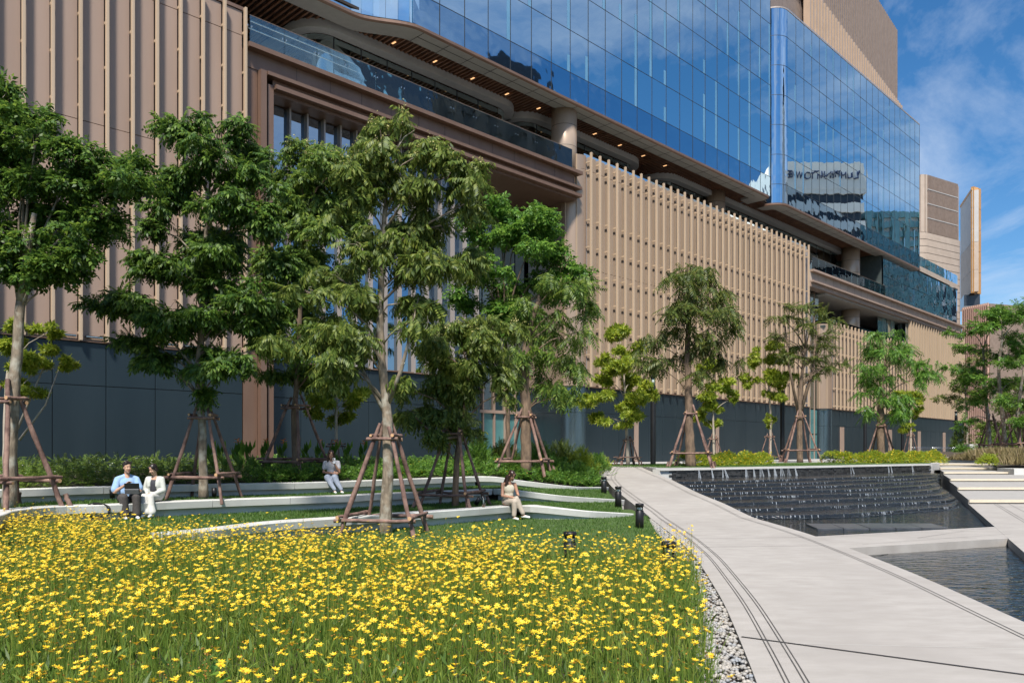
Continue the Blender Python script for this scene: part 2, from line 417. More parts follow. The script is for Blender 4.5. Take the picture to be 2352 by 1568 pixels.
# ------------------------------------------------------------------ the ground, path, ponds, terraces
def zpath(Y): return max(0.0, min(1.0, (Y-21.0)*0.0526))
PLY = [(-2,.4),(1,.9),(4,1.42),(6.02,1.86),(9.17,2.45),(13.12,3.04),(16,3.32),(21.5,3.68),(25,3.66),(29.2,3.67),(33,3.86),(38,4.65),(40.5,5.3)]
PRY = [(-2,3.6),(1,4.1),(4,4.6),(8.19,5.26),(11.08,5.73),(13.64,6.03),(16.5,6.28),(18.1,6.34),(21.2,6.37),(24.2,6.45),(27,6.36),(33,6.5),(34.3,6.42),(40.5,6.4)]
_yd = np.linspace(-8, 48, 561); _kw = np.hanning(35); _kw /= _kw.sum()
def _smooth(T): return np.convolve(np.pad(np.interp(_yd, [p[0] for p in T], [p[1] for p in T]), 17, mode='edge'), _kw, mode='valid')
_xl, _xr = _smooth(PLY), _smooth(PRY)
def xl(Y): return float(np.interp(Y, _yd, _xl))
def xr(Y): return float(np.interp(Y, _yd, _xr))
def xw(Y): return 11.21 + 0.497*(Y-18.5)          # left edge of the right-hand walk and stairs

MB().prism([(-1500,-400),(1500,-400),(1500,2500),(-1500,2500)], -1.2, -0.8).build('ground', 'asphalt', kind='structure')

ys = list(np.linspace(-2, 40.5, 90))
path_rows = [[(xl(y), y, zpath(y)-.45), (xl(y), y, zpath(y)), (xr(y), y, zpath(y)), (xr(y), y, zpath(y)-.45)] for y in ys]
path = MB().loft([r[::-1] for r in path_rows]).build('path', 'concrete_path', kind='structure')
def strip(mb, pts, w_, h=.004):
    pts = [Vector(p) for p in pts]; rows = []
    for i, p in enumerate(pts):
        t = (pts[min(i+1,len(pts)-1)]-pts[max(i-1,0)]); t.z = 0; t.normalize(); nrm = Vector((t.y,-t.x,0))*w_/2
        rows.append([p-nrm+Vector((0,0,h)), p+nrm+Vector((0,0,h))])
    return mb.loft(rows)
for side, off in (('l',.21),('l',.245),('l',.36),('l',.395),('r',-.30),('r',-.36)):
    mb = MB(); strip(mb, [((xl(y) if side == 'l' else xr(y))+off, y, zpath(y)) for y in np.linspace(0, 39.5, 80)], .011)
    mb.build('drain_groove', 'groove', path)
for yy in (14.55, 15.95):
    mb = MB(); strip(mb, [(xl(yy)+.4, yy, 0), ((xl(yy)+xr(yy))/2, yy+.12, 0), (xr(yy)-.3, yy+.25, 0)], .012); mb.build('drain_groove', 'groove', path)
mb = MB(); strip(mb, [gp(1703,1462), gp(2352,1549), gp(2700,1596)], .035, .005); mb.build('expansion_joint', 'rubber_joint', path)
mb = MB(); strip(mb, [(xl(7.3)+.02,7.3,0), (xr(7.0),7.0,0)], .004); mb.build('drain_groove', 'concrete_bench', path)

def gw(Y): return float(np.interp(Y, [0,6,10,14,18,21], [.5,.46,.34,.40,.24,.05]))
gy = list(np.linspace(1.5, 21.5, 26))
lawn = MB().prism([(-45,1.5)]+[(xl(y)-gw(y), y) for y in gy]+[(3.60,24.0),(-45,24.0)], -.4, 0.0).build('lawn', 'lawn', kind='structure')
grav = MB().loft([[(xl(y)-gw(y)-.01, y, -.055), (xl(y)+.002, y, -.055)] for y in gy]).build('gravel_strip', 'soil', kind='structure')
peb_me = []
for k in range(4):
    mb = MB(); mb.ell((0,0,0), (1, .8+.1*k, .62), 7, 5)
    mb.v = [(x*(1+.12*rnd.uniform(-1,1)), y*(1+.12*rnd.uniform(-1,1)), z*(1+.1*rnd.uniform(-1,1))) for x, y, z in mb.v]
    peb_me.append(mb.mesh('pebble', 'pebble', True))
pebs = []
for i in range(3600):
    Y = 5.3 + 15.5*rnd.random()**1.5
    g = gw(Y); X = xl(Y)-g*rnd.uniform(.03,.99)
    pebs.append((Y, X, rnd.uniform(.012,.032), rnd.uniform(-.045,-.02)))
pebs.sort()
far = MB()
for i, (Y, X, r, z) in enumerate(pebs):
    if i < 300:
        link('pebble', rnd.choice(peb_me), grav, (X,Y,z+r*.3), (rnd.uniform(-.4,.4), rnd.uniform(-.4,.4), rnd.uniform(0,6.28)), (r,r,r))
    else:
        far.ell((X,Y,z+r*.3), (r*rnd.uniform(.8,1.1), r*rnd.uniform(.7,1.0), r*.62), 5, 3, 0, Matrix.Rotation(rnd.uniform(0,6), 3, 'Z'))
far.build('pebbles', 'pebble', grav, True, kind='stuff')

# --- curved concrete benches
def resample(pts, step):
    pts = [Vector((p[0], p[1], p[2] if len(p) > 2 else 0)) for p in pts]
    # catmull-rom through the points, then even spacing
    dense = []
    for i in range(len(pts)-1):
        p0 = pts[max(i-1,0)]; p1 = pts[i]; p2 = pts[i+1]; p3 = pts[min(i+2,len(pts)-1)]
        for k in range(14):
            t = k/14.0
            dense.append(0.5*((2*p1)+(p2-p0)*t+(2*p0-5*p1+4*p2-p3)*t*t+(3*p1-p0-3*p2+p3)*t**3))
    dense.append(pts[-1])
    L_ = [0.0]
    for a, b in zip(dense, dense[1:]): L_.append(L_[-1]+(b-a).length)
    n = max(2, int(round(L_[-1]/step))+1); out_ = []
    for s in np.linspace(0, L_[-1], n):
        out_.append(Vector([float(np.interp(s, L_, [q[c] for q in dense])) for c in range(3)]))
    return out_
def normals(pts):
    ns = []
    for i in range(len(pts)):
        t = pts[min(i+1,len(pts)-1)]-pts[max(i-1,0)]; t.z = 0; t.normalize(); ns.append(Vector((t.y,-t.x,0)))
    return ns
def offset(pts, o):
    return [p+n_*o for p, n_ in zip(pts, normals(pts))]

B1 = [(-5.95,13.55)] + [gp(x,y,.34)[:2] for x, y in ((493,1216),(640,1199),(800,1188),(1000,1174),(1091,1168),(1189,1160.5))]
W1 = [(.15,20.75,.34),(.66,20.45,.34),(1.95,20.6,.21),(3.30,21.6,.06)]
B2 = [(-8.5,12.2),(-8.88,13.81),(-9.35,15.1),(-9.15,16.1)] + [gp(x,y,.64)[:2] for x, y in ((267,1158),(383,1152),(567,1145),(784,1138),(865,1134),(1065,1126),(1132,1122.6))]
W2 = [(-.56,23.44,.64),(-.1,23.2,.64),(1.58,23.6,.43),(3.55,25.1,.22)]
B3 = [(-16,12.5),(-13.2,15.0)] + [gp(x,y,.94)[:2] for x, y in ((0,1124),(233,1117),(490,1111.5),(750,1106),(1065,1095),(1100,1093.8))]
W3 = [(-1.07,25.65,.94),(-.45,25.75,.92),(.31,26.0,.8),(1.75,26.5,.61),(2.56,27.4,.52),(3.55,29.2,.44)]
def bench(pts, wing, top, g, label, cut):
    root = thing('concrete_bench', label, 'bench', (pts[len(pts)//2][0], pts[len(pts)//2][1], g), 0, 'curved concrete benches')
    pl = resample([(p[0],p[1],0) for p in pts], .2); nn_ = normals(pl)
    prof = [(0,0),(-.012,-.03),(-.03,-.165),(-.45,-.165),(-.45,0)]
    prof = [(-.012,0),(0,-.014),(-.028,-.165),(-.45,-.165),(-.45,0)]
    i = 0
    while i < len(pl)-1:
        j = min(i+cut, len(pl)-1)
        if len(pl)-1-j < 3: j = len(pl)-1
        seg = pl[i:j+1]; sn = nn_[i:j+1]; rows = []
        for k, (p, q) in enumerate(zip(seg, sn)):
            sh = Vector((0,0,0))
            if k == 0: sh = (seg[1]-seg[0]).normalized()*.005
            if k == len(seg)-1: sh = (seg[-2]-seg[-1]).normalized()*.005
            rows.append([p+sh+q*o+Vector((0,0,top+z)) for o, z in prof])
        mb = MB(); mb.loft(rows, 0, True, True)
        child_world(mb.build('seat_block', 'concrete_bench'), root)
        i = j
    rows = [[p+q*o+Vector((0,0,z)) for o, z in ((-.20,top-.164),(-.155,g+.02),(-.155,g-.15),(-.42,g-.15),(-.42,top-.164))] for p, q in zip(pl, nn_)]
    child_world(MB().loft(rows, 0, True, True).build('base_wall', 'concrete_bench'), root)
    wl = resample(wing, .2); wn = normals(wl)
    rows = []
    for i, (p, q) in enumerate(zip(wl, wn)):
        s_ = i/(len(wl)-1.0); u = .16*max(0.0, 1-s_/.62)+.012
        rows.append([p+q*o+Vector((0,0,dz)) for o, dz in ((-.012,0),(0,-.014),(-.028,-.165),(-.03-u,-.168),(-.01-u,-.9),(-.45,-.9),(-.45,0))])
    child_world(MB().loft(rows, 0, True, True).build('wing_wall', 'concrete_bench'), root)
    return root
bench(B1, W1, .34, 0.0, 'front and lowest of three curved white concrete benches, nearest the flowers', 10)
bench(B2, W2, .64, .30, 'middle of three curved white concrete benches, where the couple sits', 9)
bench(B3, W3, .94, .62, 'rearmost of three curved white concrete benches, edging the planted bed', 11)

def tier(name, fr, fw, bk, bw, gz, zf, zb, mat, kind='structure', n=90, bf=-.40, bb=-.14):
    a = resample([(p[0],p[1],gz) for p in fr[:-1]] + [(p[0],p[1],gz if i < 2 else None) if False else (p[0],p[1],float(np.interp(i,[0,1,len(fw)-1],[gz,gz,zf]))) for i, p in enumerate(fw)], .15)
    b = resample([(p[0],p[1],gz) for p in bk[:-1]] + [(p[0],p[1],float(np.interp(i,[0,1,len(bw)-1],[gz,gz,zb]))) for i, p in enumerate(bw)], .15)
    a = offset(a, bf); b = offset(b, bb)
    ia = np.linspace(0, len(a)-1, n); ib = np.linspace(0, len(b)-1, n); rows = []
    for u, v_ in zip(ia, ib):
        p = a[int(u)]; q = b[int(v_)]
        rows.append([p.lerp(q, k/6.0) for k in range(7)])
    MB().loft([r[::-1] for r in rows]).build(name, mat, kind=kind, smooth=True)
    return rows
T1 = tier('lawn_terrace', B1, W1, [(-9.2,12.0),(-9.0,13.8)]+B2[3:], W2, .30, .03, .17, 'lawn')
T2 = tier('lawn_terrace', B2, W2, B3, W3, .62, .19, .40, 'lawn')
def fw_(t, v=0.0): 
    p = FO + t*FD - v*FN; return (float(p[0]), float(p[1]))
a3 = offset(resample([(p[0],p[1],.925) for p in B3[:-1]]+[(p[0],p[1],float(np.interp(i,[0,1,5],[.92,.90,.41]))) for i, p in enumerate(W3)], .2), -.40)
b3 = resample([fw_(-62,-.05)+(1.02,), fw_(-45,-.05)+(1.02,), fw_(-30,-.05)+(1.02,), fw_(-19,-.05)+(1.02,), (1.8,43.5,1.02), (4.35,38.6,.93)], .2)
rows3 = [[a3[int(u)].lerp(b3[int(v_)], k/8.0) for k in range(9)] for u, v_ in zip(np.linspace(0,len(a3)-1,90), np.linspace(0,len(b3)-1,90))]
bed = MB().loft([r[::-1] for r in rows3]).build('planting_bed', 'soil', kind='structure')

COP = [(6.5,34.84),(9.9,37.05),(13.49,39.55),(16.8,41.85),(19.98,44.34),(23.0,46.5),(25.4,48.2)]
CB = [(p[0]-.30, p[1]+.42) for p in COP]
terr = [(4.65,38.4),(5.3,40.45),(6.38,40.45),(6.45,35.7)]+CB[1:]+[(26.0,49.2),(xw(50)-.02,50.0),(xw(62.3)-.02,62.4),(120,62.4),(400,62.4),(400,600),(-400,600),(-400,60),(-30,60),(-8,46)]
MB().prism(terr, .2, .996).build('terrace_paving', 'terrace_paving', kind='structure')
MB().prism([(4.85,39.3),(5.2,41.0),(6.6,41.0),(6.75,36.6)]+[(p[0]+.02,p[1]+.05) for p in CB[1:]]+[(26.1,49.6),(29.6,56.6),(27.0,57.6),(14.5,50.0),(8.0,47.2),(4.9,46.4)], .9, 1.012).build('lawn', 'lawn', kind='structure')

# cascade wall
cw = thing('cascade_wall', 'low curved wall of black split stone under a white coping, water trickling down', 'wall', (14,40,0))
cop = resample([(p[0],p[1],0) for p in COP], .4); cn = normals(cop)
child_world(MB().loft([[p+q*o+Vector((0,0,z)) for o, z in ((.03,.96),(.03,.90),(-.06,.90),(-.06,-.3),(-.5,-.3),(-.5,.96))] for p, q in zip(cop, cn)], 0, True, True).build('coping', 'concrete_bench'), cw)
blk = MB(); blk.cbox(-.5,.5,-.5,.5,-.5,.5,.06); blk_me = blk.mesh('stone_block', 'black_stone')
cl = resample([(p[0],p[1],0) for p in COP], .02); cln = normals(cl); nb = 62
for r_ in range(4):
    for k in range(nb):
        s = (k+.5+(.5 if r_ % 2 else 0))/nb
        if s > .995 or s < .03: continue
        i = int(s*(len(cl)-1)); p = cl[i]; q = cln[i]
        o = link('stone_block', blk_me, cw, None, None, (24.0/nb*.97, .16, .098))
        o.location = p+q*(-.10+rnd.uniform(-.02,.025))+Vector((0,0,.56+.1*r_)) - cw.location
        o.rotation_euler = (0, 0, math.atan2(q.y, q.x)+math.pi/2)
# cascade steps: stacked slabs of wet stone
EL = [(6.35,22.6),(6.35,24.0),(6.35,25.3),(6.32,26.7),(6.32,27.9),(6.32,29.2),(6.35,30.4),(6.40,31.8)]
ER = [26.9, 29.2, 31.3, 33.4, 35.5, 37.8, 40.2, 42.4]
casc = thing('water_cascade', 'wide cascade of shallow dark stone steps with water running over them', 'fountain', (11,30,-.15))
strands = MB(); foam_glint = MB()
def lipline(k):
    a = Vector((EL[k][0]+.1, EL[k][1], 0)); b = Vector((xw(ER[k])-.03, ER[k], 0)); out_ = []
    for i in range(61):
        s = i/60.0; p = a.lerp(b, s); bow = math.sin(math.pi*min(1, s*1.02))**.8
        p += Vector((.35,-.94,0))*(.9*bow + .25*math.sin(7*s+k))*(1-.05*k)
        if s > .8: p += Vector((0.1,1,0))*((s-.8)/.2)**2*1.0
        out_.append(p)
    return out_
for k in range(8):
    z = -.15+.085*(k+1); lp = lipline(k)
    poly = [(p.x, p.y) for p in lp] + [(min(xw(46)-.4, 25.0),47.3)] + [(p[0]+.1,p[1]-.05) for p in COP[::-1][1:-1]] + [(6.42,34.4)]
    child_world(MB().prism(poly, -.5, z).build('cascade_step', ['wet_stone']), casc)
    lipw = MB(); rows = []
    fine = resample([tuple(p) for p in lp], .06); fnn = normals(fine)
    for p, q in zip(fine, fnn):
        w1, w2, w3 = (rnd.uniform(-.006,.006) for _ in range(3)); up_ = Vector((0,0,1))
        rows.append([p-q*(.22+w1*6)+up_*(z+.004), p-q*.08+up_*(z+.010+w1), p+q*(.012+w2)+up_*(z+.006+w2), p+q*(.030+w3)+up_*(z-.03+w3), p+q*(.026+w1)+up_*(z-.06), p+q*(.05+w2*2)+up_*(z-.082), p+q*(.14+w3*5)+up_*(z-.081)])
    child_world(lipw.loft(rows).build('water_sheet', 'water_run', None, True), casc)
    for i in range(60):
        a, b = lp[i], lp[i+1]; t = (b-a); ln = t.length; t.normalize(); nn_ = Vector((t.y,-t.x,0))
        s = 0.0
        dens = .30 if (i+5*k) % 23 < 10 else .08
        while s < ln:
            wd = rnd.uniform(.006,.032)
            if rnd.random() < dens:
                p = a+t*s; q = a+t*min(s+wd, ln); h = .085*rnd.uniform(.35,1.0); o1 = rnd.uniform(.034,.042)
                strands.add([p+nn_*o1+Vector((0,0,z+.006)), q+nn_*o1+Vector((0,0,z+.006)), q+nn_*(o1+.02)+Vector((0,0,z-h)), p+nn_*(o1+.02)+Vector((0,0,z-h)),
                             p-nn_*.05+Vector((0,0,z+.006)), q-nn_*.05+Vector((0,0,z+.006))], [(3,2,1,0),(0,1,5,4)])
            s += wd+rnd.uniform(.004,.05)
for s in list(np.linspace(.10,.17,3))+list(np.linspace(.24,.40,8))+[.62,.79,.80,.9]:
    i = int(s*(len(cl)-1)); p = cl[i]; q = cln[i]; t = Vector((-q.y,q.x,0)); wd = rnd.uniform(.06,.2)
    for _ in range(4):
        x0 = rnd.uniform(-wd,wd); x1 = x0+rnd.uniform(.02,.07)
        strands.add([p+t*x0*.6+q*.03+Vector((0,0,.9)), p+t*x1*.6+q*.03+Vector((0,0,.9)), p+t*x1*1.3+q*.08+Vector((0,0,.535)), p+t*x0*1.3+q*.08+Vector((0,0,.535))], [(3,2,1,0)])
for k in range(8):
    lp = lipline(k); z = -.15+.085*(k+1)
    for _ in range(430):
        i = rnd.randrange(60); a, b = lp[i], lp[i+1]; t = (b-a).normalized(); q = Vector((t.y,-t.x,0)); p = a.lerp(b, rnd.random())
        base_z = z-.085 if rnd.random() < .62 else z; d0 = (.05+.32*rnd.random()**2.2) if base_z < z else -(.02+.25*rnd.random()**1.5)
        l_ = rnd.uniform(.02,.13); w0 = rnd.uniform(.004,.016); t2 = (t+q*rnd.uniform(-.35,.35)).normalized(); c = p+q*d0+Vector((0,0,base_z+.011))
        foam_glint.add([c-t2*l_, c+q*w0, c+t2*l_, c-q*w0], [(0,3,2,1)])  # pale flecks: foam, and painted glints along the lips
child_world(foam_glint.build('foam_glint', 'water_white', kind='stuff'), casc)
child_world(strands.build('falling_water', 'water_white', kind='stuff'), casc)

# ponds, walks, bridge
MB().prism([(6.0,14.0),(11.5,18.4),(16.5,28.5),(20,44),(6.2,36)], -.6, -.15).build('pond_water', 'water', kind='structure')
MB().prism([(3.5,0),(9.0,8.0),(11,17.5),(5.9,14.6)], -.6, -.152).build('pond_water', 'water', kind='structure')
MB().prism([(xr(14.42)+.001,14.42),(xw(16.04)-.001,16.04),(xw(18.5)-.001,18.5),(xr(16.41)+.001,16.41)], -.5, 0.0).build('pond_bridge', 'concrete_path', kind='structure')
walk = MB().prism([(xw(2),2),(60,2),(60,26.55),(xw(26.56),26.55)], -.5, 0.0).build('walkway', 'concrete_path', kind='structure')
for off in (.85,.95,1.35):
    mb = MB(); strip(mb, [(xw(y)+off, y, 0) for y in np.linspace(6,26.4,30)], .012); mb.build('drain_groove', 'groove', walk)
br_g = MB()
for a, b in (((6.6,15.0),(10.6,16.9)),((6.5,16.3),(11.6,18.4)),((8.2,16.1),(9.9,17.45)),((9.9,17.45),(10.9,17.35)),((8.2,16.1),(9.4,16.1))):
    strip(br_g, [(a[0],a[1],0),(b[0],b[1],0)], .010)
br_g.build('drain_groove', 'groove', walk)
SY = [26.56, 32.4, 38.15, 45.17, 50.01, 56.2, 62.3]; SXR = [45, 45, 45, 28.6, 30.8, 34.2, 36.9]
for k in range(7):
    z1 = .147*(k+1) if k < 6 else .998
    yb = 62.45 if k < 6 else 62.9
    st = MB().prism([(xw(SY[k]),SY[k]),(SXR[k],SY[k]),(SXR[k]+3,yb),(xw(yb),yb)], -.4, z1-.0005*k).build('stair_step', 'concrete_step', kind='structure')
    MB().box(xw(SY[k])+.01, SXR[k]-.01, SY[k]-.06, SY[k]-.001, z1-.10, z1-.004).build('sunlit_riser', 'riser_sunlit', st)  # added strip, its bright beige paints the sunlit riser face
mound = MB().loft([[(28.2,45.3,.5),(30.6,50.2,.72),(34.2,56.4,1.0),(36.9,62.5,1.2),(37.5,75,1.45),(38,95,1.5)][::-1],
                   [(30.4,45.4,.85),(33,50.3,1.1),(36.2,56.4,1.35),(38.6,62.5,1.55),(39.5,75,1.7),(41,95,1.7)][::-1],
                   [(60,45.4,1.2),(62,50.3,1.5),(66,56.4,1.7),(70,62.5,1.75),(80,75,1.75),(95,95,1.75)][::-1]]).build('planted_bank', 'soil', kind='structure', smooth=True)
MB().prism([(28.0,44.4),(60,44.4),(60,45.0),(30.4,45.0),(28.4,46.6)], -.2, .78).build('kerb', 'concrete_bench', kind='structure')
plat = thing('stone_platform', 'low dark slate platform lying in the pond below the cascade', 'platform', (10.3,20.2,-.15))
pa, pb, pc, pd = gp(1851,1199.5,-.09), gp(2140,1199,-.09), gp(2178,1209,-.09), gp(1878,1211,-.09)
for k in range(5):
    s0, s1 = k/5.0, (k+.97)/5.0
    q_ = [pd.lerp(pc, s0), pd.lerp(pc, s1), pa.lerp(pb, s1), pa.lerp(pb, s0)]
    child_world(MB().prism([(v_.x, v_.y) for v_ in q_], -.3, -.118+rnd.uniform(-.008,.008)).build('slab', 'slate'), plat)
# ------------------------------------------------------------------ the large building: local frame x = along facade, y = inwards, z = up
BLD = link('office_building', None, None, (float(FO[0]), float(FO[1]), 0), (0,0,FANG), None,
           'long bronze finned podium carrying blue glass office blocks, rising behind the garden', 'building')
GZ = .98
def bp(name, mb, mats, parent=BLD, smooth=False): return mb.build(name, mats, parent, smooth)
def inst(name, me, parent, loc, rot=(0,0,0), scale=None): return link(name, me, parent, loc, rot, scale)
def fin_mesh(h, wd=.10, d0=-.32, d1=-.15, brk=()):
    mb = MB(); mb.cbox(-wd/2, wd/2, d0, d1, 0, h, .006)
    for z in brk: mb.box(-.035, .02, d1-.03, .12, z, z+.10)
    return mb.mesh('fin', 'fin_metal')

# left finned wall
LW = bp('fin_wall', MB().box(-64,-36.99,.14,1.2,5.9,20.97), 'slot_dark')
lf0 = ft(563,.2); LS = .942
rows_ = [(5.98,14.28),(14.30,19.88),(19.90,20.95)]
pm = []
for z0, z1 in rows_:
    mb = MB(); mb.cbox(-LS/2+.04, LS/2-.04, 0, .139, 0, z1-z0, .008); pm.append(mb.mesh('cladding_panel', 'bronze_panel'))
fm = fin_mesh(15.1, .10, brk=[.25+1.72*i for i in range(9)])
wl = MB(); wl.box(-.3,.3,-.16,-.05,0,.07).box(-.3,.3,-.17,-.16,.02,.05,1); wl_me = wl.mesh('wall_washer', ['black_metal','steel'])
for k in range(22):
    t = lf0 - LS*k
    inst('fin', fm, LW, (t,0,5.92))
    tc_ = t-LS/2
    for (z0, z1), me in zip(rows_, pm):
        inst('cladding_panel', me, LW, (tc_, rnd.uniform(0,.004), z0), (0,0,rnd.uniform(-.002,.002)))
    if k > 0: inst('wall_washer', wl_me, LW, (tc_+.05,0,6.06))
bp('parapet', MB().box(-64,-36.99,-.05,.6,20.97,21.12), 'bronze_frame')
# dark base, everywhere
def base_wall(t0, t1, w_, z1, v=0.0, zj=4.25, joints_from=None):
    B = bp('base_wall', MB().box(t0, t1, v+.06, v+.5, GZ-.3, z1), 'slot_dark')
    bp('base_cap', MB().box(t0, t1, v-.10, v+.2, z1+.002, z1+.07), 'bronze_frame', B)
    n = max(1, int(round((t1-t0)/w_))); w_ = (t1-t0)/n
    for za, zb in ((GZ+.02, zj-.012), (zj+.012, z1-.02)):
        mb = MB(); mb.cbox(-w_/2+.014, w_/2-.014, 0, .06, 0, zb-za, .006); me = mb.mesh('metal_panel', 'base_panel')
        for k in range(n):
            inst('metal_panel', me, B, (t0+w_*(k+.5), v+rnd.uniform(0,.003), za), (rnd.uniform(-.002,.002),0,rnd.uniform(-.003,.003)))
    return B
base_wall(-66.9,-37.03,1.87,5.9)
# portal frame
PF = bp('portal_frame', MB().box(-37.0,-36.34,0,.5,GZ,19.36).box(-36.32,-36.04,-.30,.5,GZ,18.60).box(-36.04,-35.9,-.02,.5,GZ,18.3).box(-35.9,-35.62,-.14,1.1,GZ,18.12), 'bronze_frame')
for z0, z1, v0 in ((19.36,19.56,-.42),(18.61,19.35,-.04),(18.44,18.60,-.36),(18.15,18.43,-.02),(17.95,18.14,-.34)):
    bp('portal_beam', MB().box(-36.92 if z0 > 18.6 else (-36.0 if z0 > 18.4 else -35.6), -14.2 if v0 < -.2 else -14.6, v0, .8, z0, z1), 'bronze_frame', PF)
for k in range(1, 13):
    t = -36.2+1.79*k
    bp('panel_joint', MB().box(t-.008,t+.008,-.046,-.03,18.63,19.34), 'slot_dark', PF)
bp('portal_soffit', MB().box(-35.6,-14.4,.0,9.0,17.80,17.94), 'bronze_frame', PF)
PG = bp('portal_glazing', MB().box(-35.6,-22.0,2.2,2.6,5.9,17.8).box(-22.2,-21.9,1.0,9.0,GZ,17.8), 'interior_dark')
mm = MB(); mm.box(-.045,.045,-.28,.05,0,11.9); mme = mm.mesh('mullion', 'mid_groove')
gm = MB(); gm.box(-.43,.43,0,.02,0,5.85); gme = gm.mesh('glass_pane', 'glass_portal')
for k in range(15):
    t = ft(660,-1.0)+.925*k
    if t > -22: break
    inst('mullion', mme, PG, (t,1.0,5.92))
    for z in (5.95, 11.9): inst('glass_pane', gme, PG, (t-.46,1.0,z), (rnd.uniform(-.002,.002),0,rnd.uniform(-.004,.004)))
bp('transom', MB().box(-35.6,-22,.98,1.1,11.80,11.9), 'mullion', PG)
base_wall(-35.6,-22.0,1.87,5.9,.85)
# entrance recess with frosted glazing
EN = bp('entrance', MB().box(-22,-13.6,6.0,6.4,GZ,17.8), 'interior_dark')
for k in range(8):
    t = -21.7+1.0*k
    bp('glass_pane', MB().box(t+.05,t+.95,4.2,4.24,GZ+.05,4.2), 'glass_frosted', EN)
    bp('mullion', MB().box(t-.05,t+.05,4.05,4.3,GZ,6.0), 'bronze_panel', EN)
    bp('glass_pane', MB().box(t+.05,t+.95,4.2,4.24,4.4,17.7), 'glass_green', EN)
bp('transom', MB().box(-21.8,-13.7,4.0,4.3,4.2,4.4), 'bronze_panel', EN)

# middle finned volume with a rounded corner
def arc(tc, vc, r, a0, a1, n=14):
    return [(tc+r*math.cos(math.radians(a0+(a1-a0)*i/n)), vc+r*math.sin(math.radians(a0+(a1-a0)*i/n))) for i in range(n+1)]
def curve_wall(name, pts, z0, z1, mat, parent, smooth=True):
    return bp(name, MB().loft([[(p[0],p[1],z) for z in (z0,z1)] for p in pts]), mat, parent, smooth)
def finned(name, t0, t1, ztop, r, f0, fs, zjo, corner=True):
    ts = t0+r if corner else t0
    V = bp(name, MB().box(ts, t1, .16, 1.4, 5.9, ztop-.02), 'mid_groove')
    if corner:
        curve_wall('corner_panel', [(t0,4.0)]+arc(t0+r, r, r, 180, 270), 5.98, zjo-.01, 'corner_metal', V)
        curve_wall('corner_panel', [(t0,4.0)]+arc(t0+r, r, r, 180, 270), zjo+.01, ztop, 'corner_metal', V)
        curve_wall('corner_base', [(t0,4.0)]+arc(t0+r, r, r, 180, 270), GZ-.2, 4.24, 'base_corner', V)
        curve_wall('corner_base', [(t0,4.0)]+arc(t0+r, r, r, 180, 270), 4.26, 5.9, 'base_corner', V)
        curve_wall('corner_ledge', [(t0-.05,4.0)]+arc(t0+r, r, r+.05, 180, 270), 5.9, 5.98, 'slot_dark', V)
        for a in (200, 235):
            c_, s_ = math.cos(math.radians(a)), math.sin(math.radians(a))
            bp('fin', MB().box(t0+r+c_*(r+.03)-.03, t0+r+c_*(r+.03)+.03, r+s_*(r+.03)-.03, r+s_*(r+.03)+.03, 5.98, ztop), 'fin_metal', V)
    n = int((t1-f0)/fs)+1
    fm_ = fin_mesh(ztop-5.92+.18, .12, -.36, -.22, [.3+1.75*i for i in range(int((ztop-7)/1.75))]+[ztop-6.9, ztop-6.35])
    rws = [(5.98,zjo-3.2*2-.01),(zjo-3.2*2+.01,zjo-.01),(zjo+.01,ztop)] if zjo > 17 else [(5.98,zjo-.01),(zjo+.01,ztop)]
    pmm = []
    for z0, z1 in rws:
        mb = MB(); mb.cbox(-fs/2+.15, fs/2-.07, 0, .159, 0, z1-z0, .01); pmm.append(mb.mesh('cladding_panel', 'mid_panel'))
    slot = MB(); slot.box(-.035,.0,.145,.158,0,ztop-6.0); sme = slot.mesh('slot', 'slot_dark')
    for k in range(n):
        t = f0+fs*k
        inst('fin', fm_, V, (t,0,5.92)); inst('slot', sme, V, (t+.02,0,5.98))
        if t+fs > t1-.03: continue
        for (z0, z1), me in zip(rws, pmm):
            inst('cladding_panel', me, V, (t+fs/2, 0, z0), (0,0,rnd.uniform(-.002,.002)))
    return V
MID = finned('fin_volume', -14.6, 20.03, 20.9, 1.2, ft(1290+.2178*313,.3), .925, 20.0)
bp('glass_parapet', MB().box(-13.3,19.9,.25,.28,20.88,21.15), 'glass_blue', MID)
base_wall(-13.38, 20.03, 1.78, 5.9)
for t in (ft(1461), ft(1647)):
    bp('door_frame', MB().box(t-.22,t+.22,-.06,.05,GZ,4.2), 'bronze_panel', MID)
# second recess, third volume, far fins
R2 = bp('recess_glazing', MB().box(20.05,24.6,2.0,2.4,GZ,17.4), 'interior_dark')
for k in range(4):
    t = 20.1+1.05*k
    for z0, z1, mt in ((GZ,3.4,'glass_frosted'),(3.45,5.85,'glass_frosted'),(5.9,8.6,'glass_green'),(8.65,11.4,'glass_green'),(11.45,14.3,'glass_green'),(14.35,17.3,'glass_green')):
        bp('glass_pane', MB().box(t+.04,t+1.01,1.0,1.03,z0+.03,z1-.03), mt, R2)
    bp('mullion', MB().box(t-.035,t+.035,.92,1.1,GZ,17.4), 'bronze_panel', R2)
V3 = finned('fin_volume', 23.9, 47.5, 14.35, 1.2, 25.6, .93, 13.2)
base_wall(25.1, 69.4, 1.8, 5.9)
bp('glass_parapet', MB().box(25,47.4,.3,.33,14.3,14.95), 'glass_rail', V3)
for t in (27.5, 41.0, 50.8, 60.5):
    bp('door_frame', MB().box(t-.45,t+.45,-.07,.05,GZ,4.2), 'bronze_panel', V3)
TR = bp('open_terrace', MB().box(24,70,5.0,5.3,5.9,17.4).box(24,69,.2,5,5.8,5.89).box(24,47.5,.3,5,14.0,14.2), 'interior_dark')
